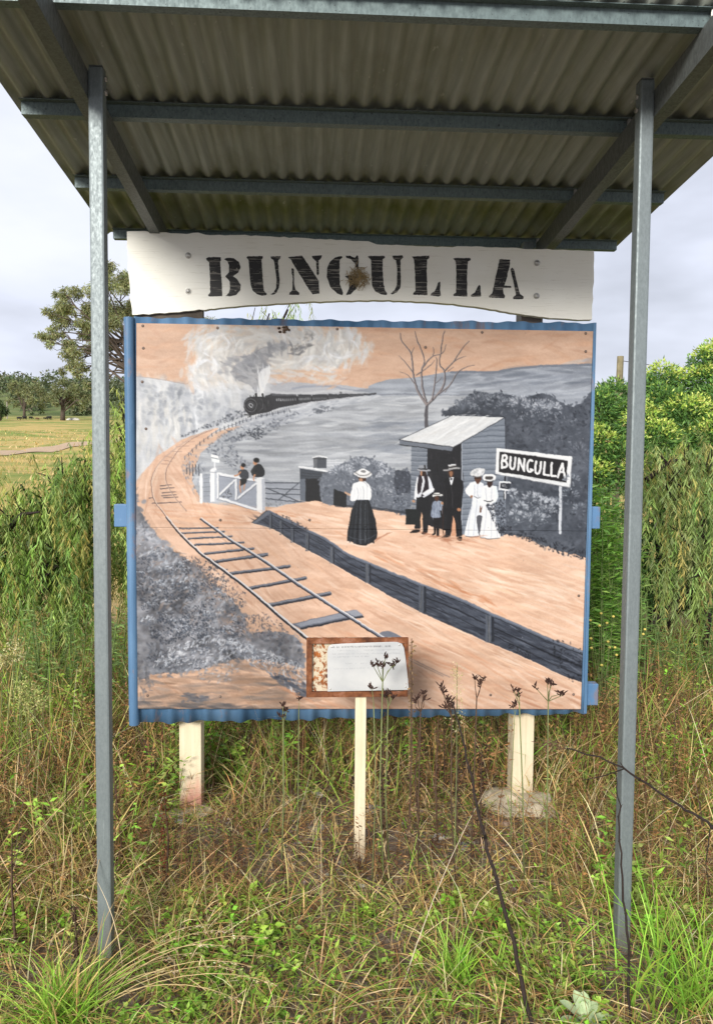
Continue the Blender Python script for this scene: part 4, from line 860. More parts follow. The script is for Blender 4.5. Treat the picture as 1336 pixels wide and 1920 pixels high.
for Y, xa, xb in ((2.06, RX0+.02, RX1-.02), (2.60, RX0+.035, RX1-.03), (3.13, RX0+.04, RX1-.045), (3.655, RX0+.05, RX1-.03)):
    p = MB().prism([(xa, y, z) for y, z in hat(Y)], (xb-xa, 0, 0), 0).build('purlin', M_PURL, shelter)
    for x in (-.69, 1.03):
        b = MB().tube([(x, Y-.030, zb(Y)+.118), (x, Y-.030, zb(Y)+.10)], .007, n=6).build('bolt', M_BOLT, p); b.location = (0, 0, 0)
nsh = 3; wsh = (RX1-RX0)/nsh
for s_ in range(nsh):
    xa = RX0+s_*wsh; xb = xa+wsh+(.05 if s_ < nsh-1 else 0)
    n = int((xb-xa)/.076*10); xs = np.linspace(xa, xb, n+1)
    Ys = np.linspace(1.975, 3.74, 9); V = []; F = []
    for sgn in (0, 1):
        for j, Y in enumerate(Ys):
            for i, x in enumerate(xs):
                sag = .0015*math.sin(5*Y+x*3)
                V.append((x, Y, zb(Y)+.0805+.053+.012*math.sin(2*math.pi*(x-RX0)/.072)+sgn*.0012+s_*.0016+sag))
    n1 = len(xs); off = n1*len(Ys)
    for j in range(len(Ys)-1):
        for i in range(n1-1):
            a = j*n1+i; F.append((a, a+n1, a+n1+1, a+1)); b = a+off; F.append((b, b+1, b+n1+1, b+n1))
    for i in range(n1-1):
        F.append((i, i+1, off+i+1, off+i)); e_ = (len(Ys)-1)*n1; F.append((e_+i, off+e_+i, off+e_+i+1, e_+i+1))
    mb = MB(); mb.v = V; mb.f = F
    mb.build('roof_sheet', M_ROOF, shelter, smooth=True)

# ------------------------------------------------------------------ mural stand
YB = 3.33
stand = empty('mural_stand', (.2, 3.45, 0), 'large painted railway mural in blue corrugated surround on two cream timber posts', 'mural')
for x0, mt in ((-.607, M_CREAMP), (.904, M_CREAM)):
    MB().box(x0, x0+.098, 3.412, 3.51, -.1, 2.46).build('post', mt, stand, bevel=.006)
def lump(cx, cy, rx, ry, rz, seed, zc=-.02):
    r = np.random.RandomState(seed); bm = bmesh.new(); bmesh.ops.create_icosphere(bm, subdivisions=3, radius=1)
    ph = r.uniform(0, 6, 9)
    for v in bm.verts:
        q = v.co; d = 1+.05*math.sin(13*q.x+ph[5])*math.sin(11*q.y+ph[6])+.04*math.sin(17*q.z+9*q.x+ph[7])+.13*math.sin(3*q.x+ph[0])*math.sin(2.5*q.y+ph[1])+.10*math.sin(5*q.y+ph[2]+2*q.z)+.07*math.sin(7*q.x+ph[3])*math.cos(6*q.z+ph[4])+r.normal(0, .015)
        v.co = Vector((cx+q.x*rx*d, cy+q.y*ry*d, zc+(min(q.z, .62))*rz*d))
    me = bpy.data.meshes.new('lump'); bm.to_mesh(me); bm.free(); return me
link('footing', lump(-.60, 3.42, .16, .12, .085, 3, -.03), M_CONC, stand)
link('footing', lump(.94, 3.41, .175, .14, .13, 4, -.02), M_CONC, stand)
# blue rails running behind the sheet, ends sticking out
MB().box(-.872, 1.265, 3.362, 3.410, 1.292, 1.390).build('rail', M_BLUEW, stand, bevel=.004)
MB().box(-.78, 1.277, 3.362, 3.410, .490, .588).build('rail', M_BLUEW, stand, bevel=.004)
MB().box(-.775, -.49, 3.372, 3.412, 2.175, 2.232).build('rail', M_DARKW, stand, bevel=.003)
# corrugated backing: three sheets
def backing(xa, xb, za, zb_, zc, zd, yo):
    n = int((xb-xa)/.0765*10); xs = np.linspace(xa, xb, n+1); V = []; F = []
    for x in xs:
        t = (x-xa)/(xb-xa); y = YB+.0175+.009*math.cos(2*math.pi*(x+.822)/.0765)+yo
        lo = za+(zb_-za)*t+.004*math.sin(x*23)+.003*math.sin(61*x); hi = zc+(zd-zc)*t+.003*math.sin(x*31)
        for z in (lo, lo+.1, .5*(lo+hi), hi): V.append((x, y, z))
    for i in range(n):
        for k in range(3): F.append((i*4+k, i*4+4+k, i*4+5+k, i*4+1+k))
    m = len(V); V += [(x, y+.0014, z) for x, y, z in V]; F += [tuple(m+q for q in f[::-1]) for f in F]
    for i in range(n): F += [(i*4, m+i*4, m+i*4+4, i*4+4), (i*4+3, i*4+7, m+i*4+7, m+i*4+3)]
    for e_ in (0, n*4):
        for k in range(3): F.append((e_+k, e_+k+1, m+e_+k+1, m+e_+k))
    mb = MB(); mb.v = V; mb.f = F; return mb
backing(-.775, .27, .433, .447, 2.186, 2.189, 0).build('corrugated_sheet', M_BLUE, stand, smooth=True)
backing(.262, .545, .446, .452, 2.190, 2.193, .0016).build('corrugated_sheet', M_BLUE, stand, smooth=True)
backing(.538, 1.2135, .450, .457, 2.194, 2.198, .0032).build('corrugated_sheet', M_BLUE, stand, smooth=True)
# rolled left edge: a half-round capping standing proud
prof = [(-.787+.022*math.cos(a), YB+.010-.022*math.sin(a)) for a in np.linspace(math.pi, 0, 11)]
prof += [(-.765, YB+.03), (-.809, YB+.03)]
cp = MB().prism([(x, y, .428) for x, y in prof], (-.008, 0, 1.755), 0)
cp.build('edge_capping', M_BLUE, stand, smooth=False, bevel=.002)
MB().box(1.2015, 1.2150, YB+.002, YB+.0075, .462, 2.196).build('edge_capping', M_BLUE, stand, bevel=.001)

# painted panels: colour carried on a fine vertex grid
canvas = paint_mural()
def mk_paint():
    k = Mat('mural_paint', .5, 0, .3); a = k.n('ShaderNodeVertexColor'); a.layer_name = 'tint'
    f = k.noise(240, (1, 1, 2.4), 3); k.color(a.outputs['Color']).bump(f, .08, .001); k.rough(k.ramp(f, [(.3, .58), (.7, .42)])); return k.m
M_PAINT = mk_paint()
MTL, MTR, MBR, MBL = (-.762, 2.158), (1.2, 2.158), (1.187, .483), (-.777, .502)
_A = []; _b = []
for (X_, Z_), (u_, v_) in zip((MTL, MTR, MBR, MBL), ((256, 606), (1111, 621), (1088, 1330), (255, 1329))):
    _A += [[X_, Z_, 1, 0, 0, 0, -u_*X_, -u_*Z_], [0, 0, 0, X_, Z_, 1, -v_*X_, -v_*Z_]]; _b += [u_, v_]
HM = np.append(np.linalg.solve(np.array(_A), np.array(_b)), 1).reshape(3, 3)
def panel(t0, t1, name):
    NX, NZ = 660, int(560*(t1-t0))
    U, T = np.meshgrid(np.linspace(0, 1, NX+1), np.linspace(t0, t1, NZ+1))
    # walk the two sloping sides, straight lines across
    Lx = MTL[0]+(MBL[0]-MTL[0])*T; Lz = MTL[1]+(MBL[1]-MTL[1])*T; Rx = MTR[0]+(MBR[0]-MTR[0])*T; Rz = MTR[1]+(MBR[1]-MTR[1])*T
    X = Lx+(Rx-Lx)*U; Z = Lz+(Rz-Lz)*U
    Yv = np.full_like(X, YB)+.0009*np.sin(X*3.1)*np.sin(Z*4)
    # position of each grid point on the traced canvas -> colour
    w_ = HM[2, 0]*X+HM[2, 1]*Z+1; px = (HM[0, 0]*X+HM[0, 1]*Z+HM[0, 2])/w_; py = (HM[1, 0]*X+HM[1, 1]*Z+HM[1, 2])/w_
    cx = np.clip((px-canvas.x0)*canvas.S, 0, canvas.W-1.01); cy = np.clip((py-canvas.y0)*canvas.S, 0, canvas.H-1.01)
    A = canvas.a; A = (A+np.roll(A, 1, 0)+np.roll(A, 1, 1)+np.roll(np.roll(A, 1, 0), 1, 1))/4
    xi, yi = cx.astype(int), cy.astype(int); fx, fy = (cx-xi)[..., None], (cy-yi)[..., None]
    c = (A[yi, xi]*(1-fx)+A[yi, xi+1]*fx)*(1-fy)+(A[yi+1, xi]*(1-fx)+A[yi+1, xi+1]*fx)*fy
    V = np.stack([X, Yv, Z], -1).reshape(-1, 3); c = s2l(np.clip(c, .02, .97)).reshape(-1, 3)
    i = np.arange(NZ)[:, None]*(NX+1)+np.arange(NX)[None]; F = np.stack([i, i+NX+1, i+NX+2, i+1], -1).reshape(-1, 4)
    # edges of the sheet
    ring = np.concatenate([np.arange(NX+1), (np.arange(1, NZ+1))*(NX+1)+NX, NZ*(NX+1)+np.arange(NX-1, -1, -1), np.arange(NZ-1, 0, -1)*(NX+1)])
    m = len(V); V2 = V[ring]+[0, .0055, 0]; V = np.concatenate([V, V2]); c = np.concatenate([c, np.full((len(ring), 3), .45)])
    k = np.arange(len(ring)); k2 = (k+1) % len(ring); F = np.concatenate([F, np.stack([ring[k], ring[k2], m+k2, m+k], -1)])
    return link('painted_panel', np_mesh('painted_panel', V, F, c*.585, True), M_PAINT, stand)
SEAM = (980-606)/(1330-606)+.006
pu = panel(0, SEAM-.00012, 'u'); pl_ = panel(SEAM+.00012, 1, 'l')
for (x, y) in ((268, 611), (269, 653), (267, 716), (408, 615), (632, 617), (903, 623), (797, 651), (1097, 625), (1097, 659), (274, 804), (413, 975), (580, 975)):
    q = at(x, y, YB); s_ = MB().ball((q[0], YB-.001, q[2]), .0065, .003, .0065, 8, 4).build('screw', M_SCREW, pu); s_.location = (0, 0, 0)
for (x, y) in ((277, 1304), (413, 1306), (1074, 1302), (919, 1303), (1084, 1117), (560, 1300)):
    q = at(x, y, YB); s_ = MB().ball((q[0], YB-.001, q[2]), .0065, .003, .0065, 8, 4).build('screw', M_SCREW, pl_); s_.location = (0, 0, 0)
q = at(533, 618, YB); mb = MB()
for k in range(9): mb.ball((q[0]+rng.normal(0, .011), YB-.004, q[2]+rng.normal(0, .006)), .007, .005, .005, 6, 4, .2)
tag(mb.build('mud_dauber_nest', mat_flat('nest_mud', (.07, .045, .03), .95, .4)), 'small dark mud nest stuck on the mural top edge', 'nest')

# ------------------------------------------------------------------ name board
board = empty('name_board', (.2, 3.3, 2.2), 'old cream painted timber board with black stencilled name under the roof', 'sign')
YS = 3.355
outl = [(237, 434), (252, 433), (300, 435), (330, 438), (372, 437), (384, 440), (470, 441), (560, 446), (640, 450), (690, 452), (706, 458), (780, 461), (848, 463), (856, 461), (930, 464), (1015, 467), (1113, 470), (1113, 510), (1111, 560), (1109, 599), (1085, 600), (1060, 598), (1010, 594), (975, 589), (930, 582), (900, 577), (850, 570), (800, 566), (750, 564), (700, 563), (640, 564), (560, 567), (480, 572), (420, 577), (345, 584), (300, 588), (248, 590), (245, 560), (243, 530), (241, 505), (239, 470)]
op = resample(np.array(outl, np.float32), 9.); jr = np.random.RandomState(7); op = op+jr.normal(0, .55, op.shape)
P = [at(x, y, YS) for x, y in op]
MB().prism(P, (0, .034, 0), 0).build('plank', M_WHITE, board, bevel=.0015)
zl, zr = Zm(370, 460, 4.0485), Zm(680, 460, 4.0485)
LET = [
 ('B', [zl(65,100,80,90,178,90,180,112,172,125,178,200,186,290,188,385,85,388,80,378,98,360,96,250,90,130,72,115), zl(205,105,225,95,275,97,315,125,328,165,310,205,270,235,300,255,330,300,325,340,295,375,245,388,215,384,238,362,248,325,243,270,212,236,240,205,240,150,228,122)]),
 ('U', [zl(372,92,380,84,495,80,497,98,488,105,492,200,500,300,505,345,525,365,525,378,490,382,450,370,420,345,405,300,395,200,388,110), zl(555,85,630,82,628,98,612,115,618,200,625,260,620,320,600,360,575,375,555,372,580,355,598,320,600,250,590,180,580,115,560,100)]),
 ('N', [zl(690,88,795,78,850,160,920,270,925,365,875,372,830,310,770,210,720,130,712,110,692,98), zl(712,178,722,172,732,185,735,300,745,335,772,360,772,376,697,376,700,360,720,340,722,250), zl(868,80,945,75,940,95,920,115,922,215,912,228,905,220,900,120,875,100)]),
 ('G', [zl(1095,80,1100,92,1080,110,1078,200,1082,300,1105,360,1100,378,1060,365,1010,320,982,240,985,170,1005,125,1045,92), zl(1125,80,1160,78,1195,95,1210,75,1220,78,1222,180,1210,178,1195,140,1165,105,1130,95), zl(1120,232,1180,228,1230,250,1225,290,1200,335,1160,372,1128,378,1130,365,1150,330,1150,260,1130,245)]),
 ('U', [zr(38,85,50,80,165,80,166,95,150,105,150,200,158,300,165,335,185,365,180,378,140,372,95,350,70,310,65,200,62,110), zr(222,80,300,75,305,90,285,112,284,180,288,250,285,320,260,355,222,372,212,365,240,340,258,300,260,180,252,115,230,100)]),
 ('L', [zr(372,85,500,78,505,95,488,108,484,200,488,378,380,375,382,360,400,345,395,200,388,110), zr(570,285,582,275,588,285,585,340,592,380,570,388,512,380,515,365,545,350)]),
 ('L', [zr(685,100,700,95,815,97,818,110,798,122,790,200,790,388,688,384,686,372,706,360,708,200,705,125), zr(875,305,885,298,892,308,892,350,897,388,820,390,818,378,850,355)]),
 ('A', [zr(1035,108,1045,103,1118,110,1115,140,1090,250,1062,330,1065,365,1078,385,1070,402,960,395,952,385,980,365,1000,270,1020,180), zr(1066,305,1120,308,1124,322,1062,325), zr(1118,180,1130,168,1145,180,1170,290,1190,370,1220,390,1215,408,1140,408,1138,392,1160,378,1150,320)])]
for ch, pieces in LET:
    mb = MB()
    for pc in pieces:
        p = resample(np.array(pc, np.float32), 2.6); p = p+jr.normal(0, .22, p.shape)
        mb.prism([at(x, y, YS-.0012) for x, y in p], (0, .0035, 0), 0)
    mb.build('letter', M_LETTER, board)
for (x, y) in ((353, 479), (353, 546), (1006, 493), (1005, 555)):
    q = at(x, y, YS); b = MB().tube([(q[0], YS-.0005, q[2]), (q[0], YS-.004, q[2])], .0135, .0125, 12)
    b.ball((q[0], YS-.004, q[2]), .0105, .006, .0105, 10, 6); b.build('bolt', M_BOLT, board, smooth=False)
q = at(672, 524, YS); mb = MB(); r7 = np.random.RandomState(3)
for k in range(150):
    a = r7.normal(0, 1, 3)*[.020, .007, .020]; d = r7.normal(0, 1, 3)*[1, .5, 1]; d = d/np.linalg.norm(d)*r7.uniform(.008, .022)
    c = np.array([q[0]+a[0], YS-.008-abs(a[1]), q[2]+a[2]+.004]); mb.tube([c-d, c+d*.2+r7.normal(0, .003, 3), c+d], .0013, .0008, 4)
tag(mb.build('grass_nest', M_STRAWNEST), 'clump of dry grass nest stuck over the black letter G', 'nest')

# ------------------------------------------------------------------ plaque on a stake
plq = empty('plaque_stand', (.19, 2.96, 0), 'rusty framed metal information plaque on a thin cream stake before the mural', 'plaque')
ax = lambda x, y: at(x, y, 2.95)
MB().box(.158, .201, 2.975, 3.012, -.12, .70).build('stake', M_CREAMT, plq, bevel=.003)
x0, z0 = ax(574, 1309)[0], ax(574, 1309)[2]; x1, z1 = ax(766, 1197)[0], ax(766, 1197)[2]
fr = MB().box(x0, x1, 2.9725, 2.9745, z0, z1)
fr.build('back_sheet', M_RUSTP, plq)
for nm, b in (('t', (x0, x1, z1-.022, z1)), ('b', (x0, x1, z0, z0+.022)), ('l', (x0, x0+.022, z0+.0222, z1-.0222)), ('r', (x1-.016, x1, z0+.0222, z1-.0222))):
    MB().box(b[0], b[1], 2.958, 2.972, b[2], b[3]).build('frame_bar', M_RUST, plq, bevel=.0015)
pts = [(614, 1297), (767, 1293)]+[(757+10*.0, 1214)]
pp = [(614, 1296.5), (690, 1295), (766, 1293.5), (764, 1270), (760, 1235), (757, 1215), (753, 1207), (745, 1204), (735, 1203.5), (690, 1205), (640, 1207), (622, 1208.5), (616, 1212), (613.5, 1220), (613.5, 1260)]
pl_o = MB().prism([at(x, y, 2.952) for x, y in pp], (0, .0022, 0), 0).build('plate', M_PLATE, plq, bevel=.0006)
r9 = np.random.RandomState(2)
for li, (y0, y1, xa, xb, dark, step) in enumerate(((1213.5, 1211.5, 623, 732, 1, 2.5), (1220, 1218, 624, 750, 0, 2.1), (1226.5, 1224.5, 624, 748, 0, 2.1), (1232, 1230.5, 624, 690, 0, 2.1), (1244.5, 1243, 648, 705, 0, 2.4), (1254, 1252.5, 625, 690, 0, 2.2))):
    mb = MB(); x = xa
    while x < xb:
        if r9.rand() < .14: x += step*1.3; continue
        y = y0+(y1-y0)*(x-xa)/(xb-xa); h = 2.3 if dark else 1.7
        for s_ in range(r9.randint(2, 4)):
            xx = x+r9.uniform(0, step*.7); a, b = (at(xx, y+r9.uniform(-h, 0), 2.9515), at(xx+r9.uniform(-.8, .8), y+r9.uniform(0, h), 2.9515))
            w_ = .00042 if dark else .0003
            mb.add([a-[w_, 0, 0], a+[w_, 0, 0], b+[w_, 0, 0], b-[w_, 0, 0]], [(0, 1, 2, 3)])
        x += step
    o = mb.build('print_line', M_PRINTD if dark else M_PRINT, pl_o); o['kind'] = 'stuff'
for (x, y) in ((619, 1292), (760, 1288), (622, 1213), (748, 1209)):
    q = at(x, y, 2.952); o = MB().ball((q[0], 2.9515, q[2]), .0035, .0018, .0035, 8, 4).build('rivet', M_BOLT, pl_o); o.location = (0, 0, 0)
# ------------------------------------------------------------------ ground
_ty = np.array([-60, 0, 8, 14, 25, 45, 90, 200, 400, 480, 800, 1200, 1900, 2600]); _tz = np.array([0, 0, 0, .12, .5, 1.3, 3.2, 10.5, 25.5, 33, 80, 110, 125, 130.])
def terrain(x, y):
    x = np.asarray(x, float); y = np.asarray(y, float)
    z = np.interp(y, _ty, _tz)
    z = z+np.clip((y-9)/30, 0, 1)*(.12*np.sin(x*.21+y*.13)+.10*np.sin(y*.33+1)+.25*np.sin(x*.05-y*.04))
    n = np.clip((9-y)/4, 0, 1)
    z = z+n*(.012*np.sin(x*4.1+1.3*y)+.010*np.sin(y*5.3-x*2.2)+.008*np.sin(9*x+4)*np.sin(8*y))
    return z
gx = np.sinh(np.linspace(-5.6, 5.6, 171))*7.5; gy = np.concatenate([np.linspace(-8, 9, 120), 9+np.sinh(np.linspace(0, 5.2, 130))[1:]*28])
GX, GY = np.meshgrid(gx, gy); GZ = terrain(GX, GY)
V = np.stack([GX, GY, GZ], -1).reshape(-1, 3); i = (np.arange(len(gy)-1)[:, None]*len(gx)+np.arange(len(gx)-1)[None]); F = np.stack([i, i+1, i+len(gx)+1, i+len(gx)], -1).reshape(-1, 4)
def mk_ground():
    k = Mat('soil_and_pasture', .95, 0, .1)
    fine = k.noise(38, (1, 1, 1), 6, .65); mid = k.noise(5, (1, 1, 1), 5); big = k.noise(.045, (1, 1.6, 1), 7, .65); med2 = k.noise(.5, (1, 1.5, 1), 7, .7)
    soil = k.mix(k.ramp(fine, [(.3, 0), (.7, 1)]), (.075, .053, .04), (.33, .26, .20))
    soil = k.mix(k.ramp(mid, [(.4, 0), (.65, .6)]), soil, (.085, .065, .03))
    dry = k.mix(k.ramp(med2, [(.35, 0), (.66, 1)]), (.56, .40, .15), (.36, .29, .10))
    grn = k.mix(k.ramp(med2, [(.4, 0), (.62, 1)]), (.16, .22, .05), (.30, .30, .085))
    pas = k.mix(k.ramp(big, [(.47, 0), (.54, 1)]), dry, grn)
    y = k.sep()[1]
    far = k.ramp(k.math('MULTIPLY', y, .001), [(.006, 0), (.010, 1)])
    hill = k.ramp(k.math('MULTIPLY', y, .001), [(.41, 0), (.47, 1)])
    c = k.mix(far, soil, pas); c = k.mix(hill, c, k.mix(k.ramp(big, [(.4, 0), (.6, 1)]), (.11, .15, .05), (.17, .19, .075)))
    k.color(c).bump(fine, .6, .02); return k.m
ground = tag(link('ground', np_mesh('ground', V, F, None, True), mk_ground()), kind='structure')
# dirt track across the paddock
tk = [at(px_, 850, Y_) for px_, Y_ in ((-420, 45), (-250, 53), (-110, 63), (0, 75), (80, 92), (165, 118), (235, 150), (300, 200), (340, 260))]
tk = smooth_pts([(p[0], p[1]) for p in tk], False, 10).astype(float); tg = np.gradient(tk, axis=0); tg /= np.linalg.norm(tg, axis=1, keepdims=True); tn = np.stack([-tg[:, 1], tg[:, 0]], -1)
nv = []
for k_ in range(7):
    o_ = tk+tn*((k_-3)/3*2.3); nv.append(np.stack([o_[:, 0], o_[:, 1], terrain(o_[:, 0], o_[:, 1])+.16-.03*abs(k_-3)], -1))
V = np.concatenate(nv); n = len(tk); i = (np.arange(6)[:, None]*n+np.arange(n-1)[None]); F = np.stack([i, i+n, i+n+1, i+1], -1).reshape(-1, 4)
tag(link('dirt_track', np_mesh('dirt_track', V, F, None, True), mat_flat('pale_track_dirt', (.46, .33, .21), .95, .2, 2.5, .3)), kind='structure')

# ------------------------------------------------------------------ leaf and blade engines
def blades(base, h, w, lean, az, droop, col, seg=3):
    """tapered bending blades; arrays of length n"""
    n = len(base); t = np.linspace(0, 1, seg+1)
    d = np.stack([np.cos(az), np.sin(az), 0*az], -1); sd = np.stack([-np.sin(az), np.cos(az), 0*az], -1)
    ph = rng.uniform(0, 6.28, n); sd = np.stack([np.cos(ph), np.sin(ph), 0*ph], -1)
    P = []
    for q in t:
        hz = h*(q-droop*q*q*.55); rd = h*(lean*q+droop*q*q*.8)
        P.append(base+d*rd[:, None]+np.stack([0*hz, 0*hz, hz], -1))
    V = np.zeros((n, 2*seg+1, 3), np.float32)
    for k in range(seg):
        ww = (w*(1-.75*t[k]))[:, None]*.5
        V[:, 2*k] = P[k]-sd*ww; V[:, 2*k+1] = P[k]+sd*ww
    V[:, 2*seg] = P[seg]
    f = []
    for k in range(seg-1): f += [(2*k, 2*k+1, 2*k+3), (2*k, 2*k+3, 2*k+2)]
    f.append((2*seg-2, 2*seg-1, 2*seg)); f = np.array(f)
    F = (np.arange(n)[:, None, None]*(2*seg+1)+f[None]).reshape(-1, 3)
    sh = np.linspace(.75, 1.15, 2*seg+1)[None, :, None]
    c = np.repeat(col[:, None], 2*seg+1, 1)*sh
    return V.reshape(-1, 3), F, c.reshape(-1, 3)
def leaves(pos, dirv, length, width, col, fold=.25, nrm=None):
    """lance/ovate leaf: 4 triangles folded along the midrib"""
    n = len(pos); d = dirv/(np.linalg.norm(dirv, axis=1, keepdims=True)+1e-9)
    r = rng.normal(0, 1, (n, 3)) if nrm is None else nrm
    s = np.cross(d, r); s /= (np.linalg.norm(s, axis=1, keepdims=True)+1e-9); u = np.cross(s, d)
    Lc, Wc = length[:, None], width[:, None]
    V = np.stack([pos, pos+d*Lc*.42+s*Wc*.5+u*Wc*fold, pos+d*Lc, pos+d*Lc*.42-s*Wc*.5+u*Wc*fold, pos+d*Lc*.45], 1)
    f = np.array([(0, 1, 4), (1, 2, 4), (0, 4, 3), (4, 2, 3)])
    F = (np.arange(n)[:, None, None]*5+f[None]).reshape(-1, 3)
    c = np.repeat(col[:, None], 5, 1)
    return V.reshape(-1, 3), F, c.reshape(-1, 3)
def joinp(parts):
    Vs, Fs, Cs = [], [], []; o = 0
    for v, f, c in parts: Vs.append(v); Fs.append(f+o); Cs.append(c); o += len(v)
    return np.concatenate(Vs), np.concatenate(Fs), np.concatenate(Cs)
def pal(n, cols, p=None, jit=.18):
    cols = np.array(cols); k = rng.choice(len(cols), n, p=p); return np.clip(cols[k]*(1+rng.normal(0, jit, (n, 1)))*(1+rng.normal(0, .06, (n, 3))), .004, 1)
M_GRASS = mat_leaf('grass_blades', .6, .18, .2); M_LEAF = mat_leaf('foliage', .45, .22, .3); M_DRY = mat_leaf('dry_stalks', .85, .15, .1)
M_BARK = mat_flat('grey_brown_bark', (.085, .065, .05), .95, .4, 3, .5); M_TWIG = mat_flat('dark_twig', (.022, .014, .011), .8, .35, 60)

STRAW = [(.68, .50, .22), (.54, .37, .14), (.76, .61, .34), (.44, .27, .10)]; BROWN = [(.24, .125, .055), (.11, .06, .034), (.34, .19, .085)]
GREEN = [(.24, .36, .045), (.17, .28, .038), (.32, .43, .075), (.28, .34, .085)]; FRESH = [(.27, .50, .05), (.20, .41, .042), (.37, .55, .085)]
def scatter(n, x0, x1, y0, y1, clump=.0, keep=None):
    x = rng.uniform(x0, x1, n); y = rng.uniform(y0, y1, n)
    if clump:
        k = max(4, n//26); cx = rng.uniform(x0, x1, k); cy = rng.uniform(y0, y1, k); j = rng.randint(k, size=n)
        m = rng.rand(n) < clump; x = np.where(m, cx[j]+rng.normal(0, .035+.008*cy[j], n), x); y = np.where(m, cy[j]+rng.normal(0, .035+.008*cy[j], n), y)
    if keep is not None: q = keep(x, y); x, y = x[q], y[q]
    return np.stack([x, y, terrain(x, y)-.01], -1)
def pnoise(x, y, f, s=0):
    return .5+.25*(np.sin(x*f+1.7*s+1.3*np.sin(y*f*.7+s))+np.sin(y*f*1.3+s*2.1+1.1*np.sin(x*f*.8-s)))
bare = lambda x, y: np.clip((.88)*np.exp(-(((x-.22)/.68)**2+((y-3.0)/.38)**2)**1.5)+.25*(pnoise(x, y, 7.3, 5) > .7)*(y < 2.75), 0, 1)      # trampled gravelly patch round the stake
def grass_batch(n, box, h, w, cols, p, clump=.5, lean=.35, droop=.5, seg=3, keep=None, hj=.35):
    b = scatter(n, *box, clump, keep); m = len(b)
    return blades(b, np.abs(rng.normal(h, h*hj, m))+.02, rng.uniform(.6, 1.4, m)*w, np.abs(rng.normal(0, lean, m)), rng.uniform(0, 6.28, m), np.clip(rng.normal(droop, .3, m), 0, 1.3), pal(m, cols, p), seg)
foot = lambda x, y: np.maximum(np.exp(-(((x+.62)/.17)**2+((y-2.16)/.27)**2)), np.exp(-(((x-.98)/.14)**2+((y-2.2)/.22)**2)))+.85*np.exp(-(((x-.90)/.17)**2+((y-3.2)/.14)**2))+.6*np.exp(-(((x+.56)/.17)**2+((y-3.2)/.14)**2))
nb = lambda x, y: (rng.rand(len(x)) > .95*bare(x, y)) & (rng.rand(len(x)) > 1.1*foot(x, y))
infr = lambda x, y: (np.abs(x-.05*y) < .50*y+.45) & nb(x, y)
parts = []
mixc = STRAW+GREEN; mp_ = [.16, .13, .08, .10]+[.16, .15, .11, .11]
# front strip: low and green with straw through it
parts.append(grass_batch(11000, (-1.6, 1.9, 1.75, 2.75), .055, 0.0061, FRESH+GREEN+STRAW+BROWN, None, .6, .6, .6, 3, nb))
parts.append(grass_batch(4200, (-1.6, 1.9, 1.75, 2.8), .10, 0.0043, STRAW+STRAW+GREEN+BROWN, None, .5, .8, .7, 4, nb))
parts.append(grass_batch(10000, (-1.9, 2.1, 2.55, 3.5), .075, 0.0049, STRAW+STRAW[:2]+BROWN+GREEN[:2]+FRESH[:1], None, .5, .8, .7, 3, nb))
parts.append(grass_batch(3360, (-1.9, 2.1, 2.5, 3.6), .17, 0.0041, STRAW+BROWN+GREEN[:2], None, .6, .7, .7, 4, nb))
# the same sward carries on round the photographer's feet
parts.append(grass_batch(9000, (-2.6, 3.0, -1.6, 1.8), .07, .0060, FRESH+GREEN+STRAW+BROWN, None, .6, .6, .6, 3))
parts.append(grass_batch(2500, (1.9, 4.2, .6, 3.2), .16, .0060, GREEN+STRAW+BROWN, None, .6, .5, .6, 4))
parts.append(grass_batch(2500, (-4.2, -1.6, .6, 3.2), .16, .0060, GREEN+STRAW+BROWN, None, .6, .5, .6, 4))
# sides, taller
parts.append(grass_batch(6000, (-2.6, -.75, 2.6, 5.2), .24, 0.0058, STRAW+STRAW[:2]+GREEN+BROWN, None, .75, .45, .6, 4, infr))
parts.append(grass_batch(6000, (1.0, 3.4, 2.7, 5.4), .24, 0.0058, STRAW+STRAW[:2]+GREEN+BROWN, None, .75, .45, .6, 4, infr))
# behind the board
parts.append(grass_batch(16000, (-3.4, 4.0, 3.5, 7.2), .26, 0.0070, STRAW+STRAW[:2]+GREEN+FRESH[:1]+BROWN, None, .7, .4, .55, 4, infr))
parts.append(grass_batch(7200, (-3.2, 3.6, 3.55, 5.4), .40, 0.0055, STRAW[:2]+GREEN+BROWN, None, .7, .3, .45, 4, infr))
# thin dark dead stems and long pale stalks standing through the grass
parts.append(grass_batch(560, (-2.6, -.7, 2.3, 4.6), .36, 0.0046, [(.06, .035, .026), (.10, .06, .04)], None, .5, .25, .1, 4, infr))
parts.append(grass_batch(480, (1.15, 3.0, 2.5, 4.8), .36, 0.0046, [(.06, .035, .026), (.12, .07, .05)], None, .5, .25, .1, 4, infr))
parts.append(grass_batch(720, (-1.2, 2.2, 3.55, 5.0), .42, 0.0052, [(.06, .035, .026), (.14, .085, .05)], None, .5, .2, .1, 4, infr))
parts.append(grass_batch(336, (-2.2, 2.6, 2.2, 4.4), .42, 0.0032, [(.82, .70, .46), (.72, .58, .34)], None, .3, .6, .5, 6, nb))
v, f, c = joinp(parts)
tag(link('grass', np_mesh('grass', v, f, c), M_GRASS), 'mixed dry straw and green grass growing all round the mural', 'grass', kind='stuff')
# fallen straw lying on the soil
b = scatter(20000, -1.7, 2.0, 1.8, 4.2, .3); n = len(b); b[:, 2] += rng.uniform(.008, .035, n)
a = rng.uniform(0, 6.28, n); dv = np.stack([np.cos(a), np.sin(a), rng.normal(0, .18, n)], -1)
v, f, c = leaves(b, dv, rng.uniform(.04, .17, n), rng.uniform(.0015, .0035, n), pal(n, STRAW+BROWN*2), .1)
tag(link('fallen_straw', np_mesh('fallen_straw', v, f, c), M_DRY), 'broken straw and dead stems lying flat on the soil', 'straw', kind='stuff')
